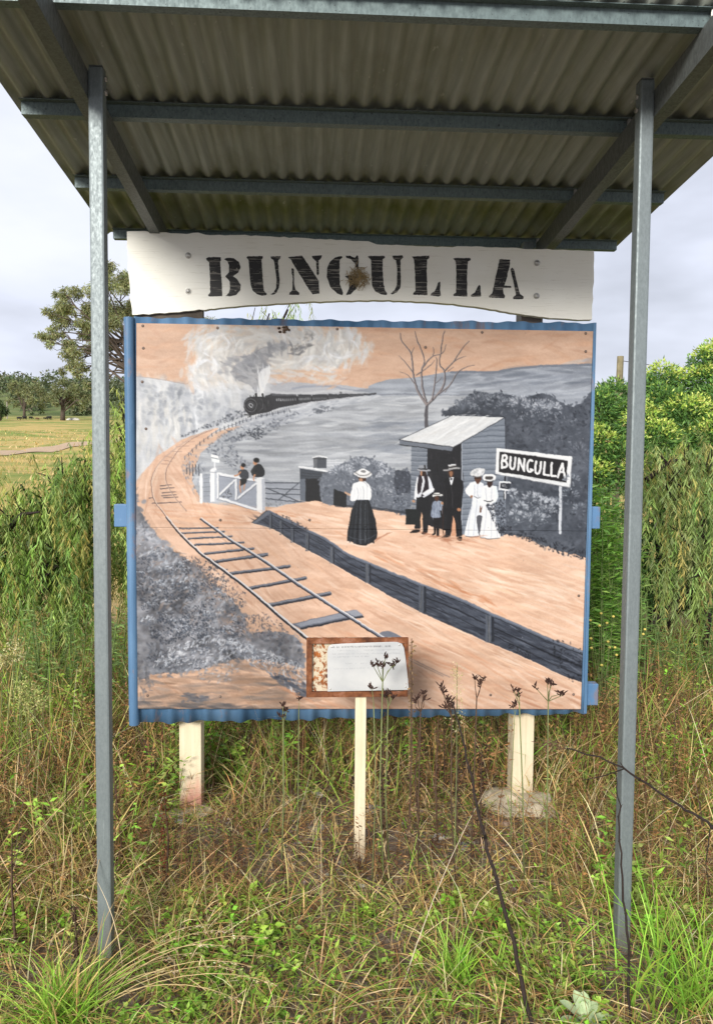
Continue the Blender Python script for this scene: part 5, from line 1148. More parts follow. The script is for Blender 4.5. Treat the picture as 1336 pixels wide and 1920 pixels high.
# low herbs
def herb(n, box, size, cols, keep=None, hi=.05):
    b = scatter(n, *box, .7, keep); m = len(b); parts = []
    for k in range(7):
        a = rng.uniform(0, 6.28, m); el = rng.uniform(.05, .8, m); dv = np.stack([np.cos(a)*np.cos(el), np.sin(a)*np.cos(el), np.sin(el)*.6], -1)
        up = np.stack([0*a, 0*a, 0*a+1], -1)+rng.normal(0, .3, (m, 3))
        parts.append(leaves(b+dv*size*.5+np.stack([0*a, 0*a, rng.uniform(.0, hi, m)], -1), dv, size*rng.uniform(.6, 1.3, m), size*rng.uniform(.4, .7, m), pal(m, cols), .12, up))
    return joinp(parts)
def hk(x, y): return (rng.rand(len(x)) < .25+.9*(pnoise(x, y, 5.1, 2) > .55)) & (rng.rand(len(x)) > .6*bare(x, y)) & (rng.rand(len(x)) > foot(x, y))
v, f, c = joinp([herb(1700, (-1.5, 1.8, 1.8, 2.62), .019, FRESH+GREEN, hk, .05), herb(520, (-.6, .9, 1.95, 2.45), .026, FRESH+GREEN, hk, .04), herb(1500, (-1.8, 2.0, 2.5, 3.6), .016, GREEN+FRESH[:1], hk, .04), herb(1600, (-3, 3.5, 3.5, 6), .03, GREEN, infr, .12)])
tag(link('low_herbs', np_mesh('low_herbs', v, f, c), M_LEAF), 'low bright green clover and herb leaves carpeting the ground', 'ground cover', kind='stuff')
# leafy weed stems, green ones and dead brown ones, standing through the grass
def weedstems(n, box, h, leafl, cols, keep, per=16, lw=.26):
    b = scatter(n, *box, .55, keep); m = len(b); hh = h*rng.uniform(.45, 1.25, m); ln = rng.normal(0, .18, (m, 2)); parts = []
    tp = b+np.stack([ln[:, 0]*hh, ln[:, 1]*hh, hh], -1); tone = pal(m, cols, None, .2)
    parts.append(blades(b, hh, np.full(m, .0042), np.hypot(ln[:, 0], ln[:, 1]), np.arctan2(ln[:, 1], ln[:, 0]), np.zeros(m), tone*.6, 2))
    for k in range(per):
        q = rng.uniform(.12, 1, m)[:, None]; az = rng.uniform(0, 6.28, m); dv = np.stack([np.cos(az), np.sin(az), rng.uniform(-.4, .7, m)], -1)
        parts.append(leaves(b+(tp-b)*q, dv, leafl*rng.uniform(.5, 1.3, m)*(1.15-.5*q[:, 0]), leafl*lw*rng.uniform(.7, 1.3, m), tone*rng.uniform(.75, 1.25, (m, 1)), .15, np.tile([0, 0, 1.], (m, 1))+rng.normal(0, .5, (m, 3))))
    return joinp(parts)
v, f, c = joinp([weedstems(420, (-2.6, -.6, 2.4, 5.0), .26, .05, GREEN+FRESH, infr), weedstems(420, (1.1, 3.2, 2.4, 5.2), .26, .05, GREEN+FRESH, infr), weedstems(700, (-3, 3.6, 3.6, 6.2), .34, .055, GREEN+FRESH[:2], infr), weedstems(300, (-1.5, 1.9, 1.85, 2.7), .07, .036, FRESH+GREEN, nb, 14, .42)])
tag(link('leafy_weeds', np_mesh('leafy_weeds', v, f, c), M_LEAF), 'green leafy weeds mixed through the grass round the mural', 'weeds', kind='stuff')
v, f, c = joinp([weedstems(650, (-1.6, 2.4, 3.5, 4.8), .42, .034, BROWN+STRAW[3:], infr, 18), weedstems(420, (-2.6, -.6, 2.4, 4.6), .34, .03, BROWN+STRAW[3:], infr, 16), weedstems(420, (1.1, 3.2, 2.5, 4.8), .34, .03, BROWN+STRAW[3:], infr, 16), weedstems(170, (-.7, 1.2, 2.7, 3.3), .22, .022, BROWN, None, 14)])
tag(link('dead_weeds', np_mesh('dead_weeds', v, f, c), M_DRY), 'brown dead weed stalks standing under and behind the mural', 'weeds', kind='stuff')
# gravel in the bare patch
mb = []
n = 2600; x = rng.normal(.2, .6, n); y = rng.normal(3.0, .34, n); z = terrain(x, y); s_ = rng.uniform(.003, .013, n)
oc = np.array([(1, 0, 0), (0, 1, 0), (-1, 0, 0), (0, -1, 0), (0, 0, .7), (0, 0, -.5)]); of = np.array([(0, 1, 4), (1, 2, 4), (2, 3, 4), (3, 0, 4), (1, 0, 5), (2, 1, 5), (3, 2, 5), (0, 3, 5)])
V = (np.stack([x, y, z], -1)[:, None]+oc[None]*s_[:, None, None]*rng.uniform(.6, 1.3, (n, 6, 1))).reshape(-1, 3); F = (np.arange(n)[:, None, None]*6+of[None]).reshape(-1, 3)
tag(link('gravel', np_mesh('gravel', V, F, np.repeat(pal(n, [(.24, .19, .16), (.33, .28, .24), (.16, .13, .12)]), 6, 0)), M_DRY), 'small gravel scattered on the bare soil round the stake', 'gravel', kind='stuff')
# paddock tufts in the distance on both sides
parts = []
for n, y0, y1, h, w_ in ((7000, 7.2, 14, .28, .010), (9000, 14, 30, .30, .022), (10000, 30, 75, .34, .05), (9000, 75, 200, .4, .14)):
    y = np.sqrt(rng.uniform(y0**2, y1**2, n)); u = rng.uniform(-.62, .60, n); x = u*y
    k_ = np.ones(len(x), bool)
    if y1 > 40:
        dd = np.min((x[:, None]-tk[None, ::4, 0])**2+(y[:, None]-tk[None, ::4, 1])**2, 1); k_ = dd > 3.2**2
    x, y = x[k_], y[k_]; n = len(x)
    b = np.stack([x, y, terrain(x, y)-.02], -1); dry = pnoise(x, y*1.6, .16, 1)+rng.normal(0, .12, n) > .46
    col = np.where(dry[:, None], pal(n, [(.62, .46, .19), (.52, .36, .13), (.70, .55, .28), (.44, .32, .11)]), pal(n, [(.20, .28, .06), (.28, .33, .09), (.34, .34, .11)]))
    parts.append(blades(b, np.abs(rng.normal(h, h*.4, n)), rng.uniform(.6, 1.4, n)*w_, np.abs(rng.normal(0, .4, n)), rng.uniform(0, 6.28, n), rng.uniform(.2, .9, n), col, 2))
v, f, c = joinp(parts)
tag(link('paddock_grass', np_mesh('paddock_grass', v, f, c), M_GRASS), 'golden and green pasture grass rising across the far paddock', 'pasture', kind='stuff')

# ------------------------------------------------------------------ trees and shrubs
def clump_leaves(centres, radii, per, length, width, cols, p=None, droop=.6, flat=.8, shell=.0):
    parts = []
    for cc, rr, q in zip(centres, radii, per):
        n = int(q); d = rng.normal(0, 1, (n, 3)); d /= np.linalg.norm(d, axis=1, keepdims=True)
        r = rng.rand(n)**(1/3.)
        if shell: r = shell+(1-shell)*r
        pos = np.array(cc)+d*(r*rr)[:, None]*[1, 1, flat]
        dv = rng.normal(0, .7, (n, 3))+d*.5; dv[:, 2] -= droop
        col = pal(n, cols, p)
        parts.append(leaves(pos, dv, length*rng.uniform(.6, 1.3, n), width*rng.uniform(.7, 1.3, n), col))
    return joinp(parts)
def branchy(trunk, clumps, r0, mat, parent, forks, tw=.35, wob=.08):
    """trunk polyline plus a limb from a fork point to each clump"""
    mb = MB(); tr = [np.array(p, float) for p in trunk]
    mb.tube(tr, np.linspace(r0, r0*.5, len(tr)), n=8)
    for c_ in clumps:
        c_ = np.array(c_, float); f_ = tr[forks[rng.randint(len(forks))]]
        dd = np.linalg.norm(c_-f_); m1 = f_+(c_-f_)*.4+np.array([0, 0, .10*dd])+rng.normal(0, wob*dd, 3)*.6; m2 = f_+(c_-f_)*.75+rng.normal(0, wob*dd, 3)*.5+np.array([0, 0, .05*dd])
        mb.tube([f_, m1, m2, c_], [r0*tw, r0*tw*.62, r0*tw*.36, r0*tw*.12], n=5, cap=False)
        for k in range(3):
            e_ = c_+rng.normal(0, .035*dd, 3); mb.tube([m2, .5*(m2+e_)+rng.normal(0, .03*dd, 3), e_], [r0*tw*.3, r0*tw*.18, r0*tw*.06], n=4, cap=False)
    return mb.build('trunk', mat, parent, smooth=True)
EUC = [(.25, .275, .125), (.20, .22, .10), (.33, .35, .17), (.27, .25, .12)]
def gum(label, Y, pxs, tb, tpts, forks, leafl, dens, r0, group=None, back=None, cols=EUC, name='gum_tree'):
    base = at(tb[0], tb[1], Y); base[2] = terrain(base[0], base[1])
    t = empty(name, base, label, 'tree', group)
    C_ = []; Rr = []
    for (x, y, r) in pxs:
        q = at(x, y, Y); s_ = r*Y/FOC; q[1] += rng.normal(0, 1)*s_*2.0; C_.append(q); Rr.append(s_*1.05)
    for q, r in (back or []): C_.append(base+np.array(q)); Rr.append(r)
    tr = [base-[0, 0, .3]]+[at(x, y, Y) for x, y in tpts]
    branchy(tr, C_, r0, M_BARK, t, forks)
    C2 = []; R2 = []; t3 = []
    for q, r in zip(C_, Rr):
        for k in range(7):
            d = rng.normal(0, 1, 3); d /= np.linalg.norm(d); C2.append(np.array(q)+d*r*rng.uniform(.35, .95)*np.array([1, 1, .85])); R2.append(r*rng.uniform(.36, .7)); t3.append(max(14, dens*(r*FOC/Y)**2/70))
    v, f, c = clump_leaves(C2, R2, t3, leafl, leafl*.24, cols, droop=.75)
    # each spray catches its own tone
    per = np.repeat(rng.uniform(.72, 1.3, len(C2)), [int(q)*5 for q in t3])[:, None]; c = c*per
    link('crown', np_mesh('crown', v, f, c), M_LEAF, t); return t
big = [(205, 512, 18), (232, 522, 24), (172, 543, 16), (188, 528, 12), (150, 557, 13), (128, 556, 13), (112, 556, 8), (215, 552, 22), (107, 585, 17), (135, 585, 17), (94, 588, 10), (168, 582, 18), (195, 588, 20), (120, 605, 15), (80, 632, 10), (72, 624, 7), (90, 626, 9), (108, 622, 13), (150, 618, 15), (180, 622, 15), (100, 645, 8), (130, 645, 13), (128, 668, 12), (150, 664, 13), (165, 650, 14), (140, 684, 12), (160, 690, 12), (118, 694, 7), (150, 704, 10), (175, 700, 8), (228, 580, 22), (222, 612, 18), (240, 560, 24), (205, 645, 10), (165, 722, 8), (188, 738, 8)]
gum('tall gum tree with open olive crown rising left of the mural', 38, big, (262, 800), [(262, 770), (258, 735), (252, 700), (246, 670), (236, 640), (232, 610)], [2, 3, 3, 4, 4, 5], .17, 30.0, .19,
    back=[((1.2, 1, 7.5), 1.0), ((2.2, 0, 6.0), 1.1), ((3, .5, 7.2), 1.0), ((1.6, -1, 8.6), .9), ((3.4, 0, 5.0), .8), ((.6, 1.5, 9), .8)])
gum('spreading far gum tree with grey trunk, leftmost beyond the paddock', 395, [(45, 722, 9), (32, 720, 7), (60, 722, 8), (70, 727, 7), (24, 728, 6), (40, 735, 9), (55, 735, 9), (72, 738, 9), (80, 748, 7), (28, 744, 8), (62, 752, 9), (45, 748, 9), (20, 752, 6), (78, 760, 5), (30, 758, 5)], (46, 784), [(46, 772), (46, 762), (46, 750)], [1, 2, 3], 1.5, 30, .8, 'far paddock trees', cols=[(.21, .23, .10), (.165, .18, .085), (.27, .275, .13)])
gum('dark far gum tree with thick trunk beside the left steel post', 385, [(118, 716, 8), (108, 716, 6), (132, 722, 8), (98, 722, 6), (145, 728, 9), (155, 738, 9), (125, 735, 10), (108, 738, 9), (140, 745, 9), (160, 752, 7), (98, 745, 7), (112, 755, 8), (150, 762, 6), (130, 757, 8), (172, 745, 8), (185, 750, 8)], (118, 786), [(118, 774), (118, 764), (117, 752)], [1, 2, 3], 1.5, 32, 1.3, 'far paddock trees', cols=[(.18, .20, .085), (.14, .155, .07), (.24, .245, .115)])
# wooded hill behind: reads as one mass
C_ = []; Rr = []
for k in range(260):
    Y = rng.uniform(470, 1000); x = rng.uniform(-.62, .62)*Y
    if abs(x/Y) < .22 and rng.rand() < .6: continue
    h = rng.uniform(5, 13); C_.append((x, Y, terrain(x, Y)+h*.8)); Rr.append(h)
v, f, c = clump_leaves(C_, Rr, [170]*len(C_), 3.6, 1.8, [(.10, .125, .06), (.08, .10, .05), (.14, .155, .08)], droop=.3)
tag(link('hillside_wood', np_mesh('hillside_wood', v, f, c), M_LEAF), 'hazy green wood covering the distant hillside', 'wood', kind='stuff')
gum('clipped green bush at the left edge of the far paddock', 350, [(-4, 762, 9), (2, 756, 7), (4, 770, 7), (-12, 765, 10), (0, 777, 6)], (0, 788), [(0, 778), (0, 770)], [1, 2], 1.6, 40, .7, None, cols=[(.07, .105, .035), (.05, .08, .03)], name='bush')

# willow foliage: hanging strands with narrow leaves
WIL = [(.24, .36, .07), (.18, .29, .055), (.30, .40, .11), (.36, .33, .09), (.14, .23, .05)]
def strands(tops, lens, cols, ll=.065, lw=.0085, step=.022, sway=.25, p=None):
    LP, LD, LC, SV = [], [], [], []
    mb = MB()
    for tp, ln in zip(tops, lens):
        m = max(4, int(ln/step)); t = np.linspace(0, 1, m); a = rng.uniform(0, 6.28); out = rng.uniform(.05, sway)*ln
        x = tp[0]+np.cos(a)*out*np.sqrt(t)+.02*np.sin(5*t+a); y = tp[1]+np.sin(a)*out*np.sqrt(t); z = tp[2]-ln*(t-.12*np.sin(t*3.1))
        z = np.maximum(z, .03)
        P = np.stack([x, y, z], -1); LP.append(P); az = rng.uniform(0, 6.28, m)
        LD.append(np.stack([np.cos(az)*.5, np.sin(az)*.5, -.9+rng.normal(0, .25, m)], -1))
        LC.append(np.tile(pal(1, cols, p, .12), (m, 1))*rng.uniform(.85, 1.15, (m, 1))*rng.choice([.6, .85, 1., 1.2, 1.4]))
        if rng.rand() < .35: SV.append(P[::max(1, m//4)])
    P = np.concatenate(LP); n = len(P)
    lf = leaves(P, np.concatenate(LD), ll*rng.uniform(.6, 1.4, n), lw*rng.uniform(.7, 1.4, n), np.concatenate(LC), .2)
    for s_ in SV:
        if len(s_) > 2: mb.tube(s_, .0028, .0012, 3, False)
    return lf, mb
def willow(label, heads, nper, base, limbs, ln=(.4, .9), cols=WIL, inner=None, ll=.062, lw=.0075, p=None, group=None, step=.013):
    t = empty('willow', base, label, 'tree', group); tops = []; lens = []
    for (c_, r) in heads:
        c_ = np.array(c_)
        for k in range(max(2, int(nper*r*r/.16))):
            d = rng.normal(0, 1, 3); d /= np.linalg.norm(d); d[2] = abs(d[2]); tp = c_+d*r*rng.uniform(.3, 1.1)*np.array([1, 1, .75]); l0 = rng.uniform(*ln)
            for j in range(4): tops.append(tp+rng.normal(0, .075, 3)); lens.append(l0*rng.uniform(.45, 1.15))
    (v, f, c), mb = strands(tops, lens, cols, ll, lw, step, p=p)
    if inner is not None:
        v2, f2, c2 = clump_leaves([h[0]-np.array([0, -.1, h[1]*.5]) for h in heads], [h[1]*1.05 for h in heads], [inner*1.6*h[1]**2/.16 for h in heads], .075, .016, [tuple(np.array(q)*.38) for q in cols[:3]], droop=.9, flat=1.1)  # inner leaves tinted darker: the crown's interior shade is put into their colour
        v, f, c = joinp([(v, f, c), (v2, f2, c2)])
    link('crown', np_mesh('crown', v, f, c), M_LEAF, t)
    tb = np.array(base); tr = MB()
    tr.tube([tb-[0, 0, .1], tb+[.05, 0, .35], tb+[.02, .05, .8]], [.09, .07, .05], n=7)
    for (c_, r) in heads:
        c_ = np.array(c_); s0 = tb+[.02, .03, rng.uniform(.3, .8)]
        m_ = .5*(s0+c_)+[0, 0, .12]; tr.tube([s0, m_+rng.normal(0, .06, 3), c_+[0, 0, r*.3]], [.035, .022, .007], n=5, cap=False)
        for k in range(4): e_ = c_+rng.normal(0, r*.6, 3); tr.tube([m_, .5*(m_+e_)+rng.normal(0, .05, 3), e_], [.012, .008, .003], n=4, cap=False)
    for a_, b_ in limbs:
        a_, b_ = np.array(a_), np.array(b_); tr.tube([a_, .5*(a_+b_)+[0, 0, .06], b_], [.022, .016, .006], n=5, cap=False)
    link('trunk', tr.mesh('trunk', True), M_TWIG, t); return t
hd = lambda x, y, Y, rpx: (at(x, y, Y), rpx*Y/FOC)
lt = [hd(20, 1110, 5.4, 50), hd(90, 1120, 5.3, 48), hd(150, 1110, 5.4, 48), hd(40, 920, 5.8, 38), hd(160, 868, 6.0, 36), hd(15, 985, 5.6, 60), hd(75, 960, 5.7, 62), hd(130, 925, 5.8, 60), hd(110, 890, 5.9, 40), hd(-40, 1010, 5.6, 70), hd(150, 985, 5.6, 60), hd(60, 1040, 5.4, 62), hd(-10, 1060, 5.4, 60), hd(130, 1050, 5.4, 58), hd(190, 1010, 5.9, 60), hd(185, 900, 6.0, 45)]
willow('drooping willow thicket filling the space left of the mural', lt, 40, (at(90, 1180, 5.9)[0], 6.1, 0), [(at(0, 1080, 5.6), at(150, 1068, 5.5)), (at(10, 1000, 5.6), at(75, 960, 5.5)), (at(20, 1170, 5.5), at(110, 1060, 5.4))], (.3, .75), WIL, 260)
rt = [hd(218, 800, 6.5, 26), hd(222, 860, 6.4, 30), hd(222, 950, 6.3, 36), hd(225, 1040, 6.2, 36), hd(232, 752, 6.6, 16), hd(505, 592, 7.2, 14), hd(540, 584, 7.2, 12), hd(228, 775, 6.6, 26), hd(225, 830, 6.5, 40), hd(235, 900, 6.4, 45), hd(250, 1000, 6.3, 50), hd(240, 1080, 6.2, 45), hd(320, 760, 6.8, 60), hd(420, 690, 7, 70), hd(500, 640, 7.1, 50), hd(535, 615, 7.2, 28), hd(420, 820, 6.8, 80), hd(320, 920, 6.6, 80)]
willow('pale willow behind the mural showing past its left edge', rt, 26, (at(330, 1180, 6.8)[0], 6.9, 0), [], (.3, .8), [(.32, .42, .09), (.25, .35, .07), (.40, .46, .13)], 200)
# wispy willow tips peeping over the painting
# right-hand willow
rr_ = [hd(1300, 1100, 5.3, 45), hd(1245, 1060, 5.4, 34), hd(1235, 865, 5.6, 45), hd(1290, 850, 5.6, 50), hd(1335, 850, 5.7, 50), hd(1250, 930, 5.5, 42), hd(1310, 940, 5.5, 55), hd(1270, 1010, 5.4, 40), hd(1330, 1030, 5.4, 50), hd(1385, 900, 5.7, 60), hd(1390, 1020, 5.5, 60)]
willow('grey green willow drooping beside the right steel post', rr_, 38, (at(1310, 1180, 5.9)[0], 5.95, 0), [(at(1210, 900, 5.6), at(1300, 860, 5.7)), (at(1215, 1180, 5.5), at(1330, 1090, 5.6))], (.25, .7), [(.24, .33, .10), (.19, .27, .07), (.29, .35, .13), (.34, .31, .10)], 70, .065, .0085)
# glossy privet-like shrubs with pale new tips
def shrub(label, heads, base, dark, tip, leafl, n, seed=0, tipf=.45, name='shrub'):
    t = empty(name, base, label, 'shrub'); parts = []
    for (c_, r) in heads:
        m = int(n*6*r*r/.16); d = rng.normal(0, 1, (m, 3)); d /= np.linalg.norm(d, axis=1, keepdims=True); rad = (.35+.65*rng.rand(m)**.55)
        lob = 1+.16*np.sin(7*d[:, 0]+c_[0]*9)*np.sin(6*d[:, 2]+c_[2]*7)
        pos = c_+d*(rad*lob*r)[:, None]
        dv = d*.8+rng.normal(0, .45, (m, 3)); dv[:, 2] += .1-.5*rng.rand(m)
        up_ = rng.rand() < tipf*1.35; top = (d[:, 2] > .30+.18*np.sin(9*d[:, 0]+5*d[:, 1]+c_[0]*5)) & (rad > .66) & (rng.rand(m) < (.92 if up_ else .12))
        col = np.where(top[:, None], pal(m, tip), pal(m, dark))*np.where(top, 1, rng.uniform(.8, 1.2, m))[:, None]
        parts.append(leaves(pos, dv, leafl*rng.uniform(.6, 1.3, m)*np.where(top, .8, 1), leafl*.33*rng.uniform(.7, 1.3, m), col, .18))
    v, f, c = joinp(parts); link('crown', np_mesh('crown', v, f, c), M_LEAF, t)
    tr = MB(); tb = np.array(base, float)
    for (c_, r) in heads: tr.tube([tb+rng.normal(0, .06, 3)*[1, 1, 0]-[0, 0, .05], .5*(tb+c_)+rng.normal(0, .08, 3), c_+[0, 0, r*.4]], [.03, .02, .006], n=5, cap=False)
    link('stem', tr.mesh('stem', True), M_TWIG, t); return t
DK = [(.085, .18, .045), (.06, .135, .035), (.12, .23, .055), (.16, .28, .06)]; TIP = [(.47, .57, .11), (.38, .50, .09), (.58, .61, .17), (.31, .46, .08)]
shrub('glossy green shrub with yellow tips between mural and right post', [hd(1125, 765, 7.2, 38), hd(1150, 745, 7.4, 36), hd(1170, 790, 7.2, 40), hd(1120, 840, 7.0, 45), hd(1165, 870, 6.9, 48), hd(1110, 900, 6.8, 40), hd(1080, 820, 7.2, 50), hd(1040, 830, 7.3, 60)], (at(1120, 1180, 7)[0], 7.1, 0), DK, TIP, .046, 1250, tipf=.3)
shrub('tall shrub topped with pale yellow leaves right of the steel post', [hd(1240, 715, 7.4, 36), hd(1275, 725, 7.4, 38), hd(1215, 740, 7.3, 38), hd(1245, 770, 7.0, 48), hd(1205, 800, 6.9, 46), hd(1290, 790, 6.8, 55), hd(1230, 830, 6.6, 45), hd(1255, 880, 6.6, 50), hd(1215, 900, 6.6, 50)], (at(1245, 1180, 7)[0], 7.1, 0), DK, TIP, .046, 1250, tipf=.6)
shrub('tallest yellow tipped shrub at the right edge of the view', [hd(1325, 680, 7.3, 34), hd(1345, 665, 7.4, 34), hd(1318, 715, 7.2, 34), hd(1340, 760, 7.0, 48), hd(1385, 690, 7.4, 50), hd(1400, 780, 7.0, 60), hd(1330, 830, 6.6, 50), hd(1400, 880, 6.8, 60), hd(1330, 960, 6.7, 60)], (at(1360, 1180, 7)[0], 7.2, 0), DK, TIP, .046, 1250, tipf=.6)
shrub('dark low shrub filling the hollow under the right willow', [hd(1215, 960, 6.6, 45), hd(1225, 1030, 6.5, 45), hd(1215, 1100, 6.4, 42), hd(1265, 1090, 6.4, 45), hd(1320, 1110, 6.4, 50), hd(1190, 1080, 6.5, 40), hd(1160, 1000, 6.6, 45)], (at(1235, 1180, 6.6)[0], 6.7, 0), [(.07, .15, .035), (.05, .105, .028), (.10, .20, .045)], TIP, .06, 500, tipf=0)
# upright lance-leaved plants
def lance(label, stems, cols, leafl=.075, name='leafy_weed', lw=.22, dens=55, cat='plant', sm=None):
    b0 = np.mean([s[0] for s in stems], 0); t = empty(name, (b0[0], b0[1], 0), label, cat); mb = MB(); parts = []
    for a_, b_ in stems:
        a_, b_ = np.array(a_, float), np.array(b_, float); ln = np.linalg.norm(b_-a_); m_ = .5*(a_+b_)+rng.normal(0, .03*ln, 3); mb.tube([a_-[0, 0, .03], m_, b_], [.006, .0045, .002], n=4, cap=False)
        n = int(dens*ln); q = rng.uniform(.12, 1, n)[:, None]; pos = (1-q)**2*a_+2*q*(1-q)*m_+q*q*b_; az = rng.uniform(0, 6.28, n)
        dv = np.stack([np.cos(az), np.sin(az), rng.uniform(-.25, .55, n)], -1)
        parts.append(leaves(pos, dv, leafl*rng.uniform(.5, 1.25, n), leafl*lw*rng.uniform(.8, 1.2, n), pal(n, cols), .15, np.tile([0, 0, 1.], (n, 1))+rng.normal(0, .3, (n, 3))))
    v, f, c = joinp(parts); link('leaves', np_mesh('leaves', v, f, c), M_LEAF, t); link('stem', mb.mesh('stem', True), sm or M_GSTEM, t); return t
M_GSTEM = mat_flat('green_stem', (.12, .17, .05), .7, .3, 40)
def stem_to(x, y, Y, spread=.06):
    q = at(x, y, Y); return (q[0]+rng.normal(0, spread), Y+rng.normal(0, spread), 0), q
st = [stem_to(rng.uniform(1085, 1175), rng.uniform(905, 1060), rng.uniform(4.6, 5.4), .08) for k in range(60)]
lance('bright green lance leaved weeds behind the mural right edge', st, [(.25, .44, .09), (.18, .35, .07), (.32, .50, .12)], .085, dens=90)
lance('single tall leafy weed just right of the right steel post', [stem_to(1200, 1010, 4.6, .02)], [(.15, .29, .06), (.20, .33, .08)], .075, dens=80)
st = [stem_to(rng.uniform(10, 250), rng.uniform(1120, 1260), rng.uniform(4.4, 5.2), .08) for k in range(60)]
lance('low green weeds growing under the left willow thicket', st, [(.18, .28, .07), (.23, .33, .09), (.14, .22, .06)], .055, dens=80)
st = [stem_to(rng.uniform(1190, 1380), rng.uniform(1120, 1230), rng.uniform(4.6, 5.3), .08) for k in range(50)]
lance('dark green weeds growing under the right willow', st, [(.14, .24, .06), (.10, .18, .05), (.22, .30, .08)], .06, dens=80)
# ------------------------------------------------------------------ single weeds in front of the mural
M_SEED = mat_flat('dark_seed_head', (.045, .022, .016), .9, .4, 80); M_STALK = mat_flat('olive_weed_stalk', (.15, .17, .065), .75, .3, 30); M_DSTALK = mat_flat('brown_dead_stalk', (.075, .045, .028), .85, .4, 40)
def verbena(label, base, heads, fork, sm=None, seedm=None, name='seeding_weed', r=.0024, hs=1.0, leafy=0):
    """base px, list of head px, fork px; Y is depth"""
    bx, by, Y = base; g = at(bx, 1300, Y); g = np.array([g[0], Y, float(terrain(g[0], Y))])
    t = empty(name, g, label, 'weed', None); mb = MB(); fk = at(*fork, Y)
    mid = .5*(g+fk)+np.array([rng.normal(0, .01), rng.normal(0, .02), 0]); mb.tube([g-[0, 0, .03], mid, fk], [r*1.5, r*1.2, r], n=5)
    for (hx, hy) in heads:
        q = at(hx, hy, Y)+[0, rng.normal(0, .02), 0]; mb.tube([fk, .5*(fk+q)+rng.normal(0, .004, 3), q], [r*.8, r*.6, r*.5], n=4, cap=False)
        sd_ = MB()
        for k in range(int(9*hs)):
            d = np.array([rng.normal(0, .7), rng.normal(0, .6), rng.uniform(.3, 1.2)]); d /= np.linalg.norm(d); ln = rng.uniform(.010, .022)*hs; s0 = q+rng.normal(0, .0045*hs, 3)
            sd_.tube([q, s0, s0+d*ln*.6, s0+d*ln], [.0012, .0016, .0028, .0007], n=4)
        sd_.build('seed_head', seedm or M_SEED, t)
    mb.build('stalk', sm or M_STALK, t, smooth=True)
    if leafy:
        n = leafy; q = rng.uniform(.05, .8, n)[:, None]; pos = g+(fk-g)*q; az = rng.uniform(0, 6.28, n); dv = np.stack([np.cos(az), np.sin(az), rng.uniform(-.3, .6, n)], -1)
        v, f, c = leaves(pos, dv, rng.uniform(.02, .05, n), rng.uniform(.004, .008, n), pal(n, GREEN)); link('leaves', np_mesh('leaves', v, f, c), M_LEAF, t)
    return t
verbena('forked weed with dark seed heads right in front of the plaque', (724, 0, 2.78), [(697, 1243), (706, 1246), (716, 1248), (722, 1232), (736, 1252), (745, 1245)], (717, 1279), leafy=14)
verbena('short weed with one dark head under the plaque corner', (700, 0, 2.80), [(698, 1296)], (700, 1318), r=.002)
verbena('bushy dark seed cluster at the foot of the plaque plate', (735, 0, 2.80), [(722, 1305), (730, 1302), (735, 1308), (728, 1310)], (727, 1325), leafy=8)
verbena('dark headed weed before the blue edge left of the plaque', (528, 0, 2.85), [(531, 1322), (534, 1335), (527, 1342), (538, 1330)], (531, 1352), hs=.9)
verbena('tiny three pronged weed left of the plaque frame', (558, 0, 2.9), [(561, 1312)], (560, 1330), r=.0016, hs=.8)
verbena('small brown branching weed right of the plaque stake', (788, 0, 2.8), [(778, 1312), (785, 1316), (795, 1302), (792, 1308)], (788, 1335), M_DSTALK)
verbena('drooping dark shaggy weed head in front of the mural bottom', (862, 0, 2.7), [(832, 1300), (838, 1308), (842, 1318), (830, 1292), (846, 1325), (836, 1330)], (846, 1345), M_DSTALK, hs=1.1)
verbena('brown stalk with a bent tip before the mural bottom', (886, 0, 2.8), [(893, 1278), (903, 1272), (899, 1282)], (893, 1310), M_DSTALK)
verbena('dark two pronged weed left of the cream right post', (990, 0, 2.75), [(963, 1296), (969, 1294), (972, 1304)], (973, 1322), hs=.9)
verbena('tallest dark umbel weed before the cream right post', (1030, 0, 2.75), [(1002, 1288), (1022, 1276), (1030, 1280), (1036, 1284), (1048, 1300), (1056, 1304)], (1027, 1315))
verbena('low dark weed before the blue lower edge near right post', (963, 0, 2.9), [(962, 1328), (968, 1322)], (964, 1345), r=.0016)
# pale feathery panicle
g = at(856, 1300, 2.8); g = np.array([g[0], 2.8, 0.]); t = empty('feathery_grass', g, 'pale feathery flowering stalk before the mural bottom', 'weed')
mb = MB(); tp = at(856, 1248, 2.8); mb.tube([g, .5*(g+tp)+[.004, 0, 0], tp], [.003, .002, .001], n=4); mb.build('stalk', M_STALK, t)
n = 260; q = rng.uniform(.72, 1, n)[:, None]; pos = g+(tp-g)*q+rng.normal(0, 1, (n, 3))*.020*(1.15-q)/.4; dv = rng.normal(0, 1, (n, 3)); v, f, c = leaves(pos, dv, rng.uniform(.006, .014, n), rng.uniform(.002, .004, n), pal(n, [(.50, .42, .22), (.40, .36, .16), (.55, .48, .3)])); link('florets', np_mesh('florets', v, f, c), M_DRY, t)
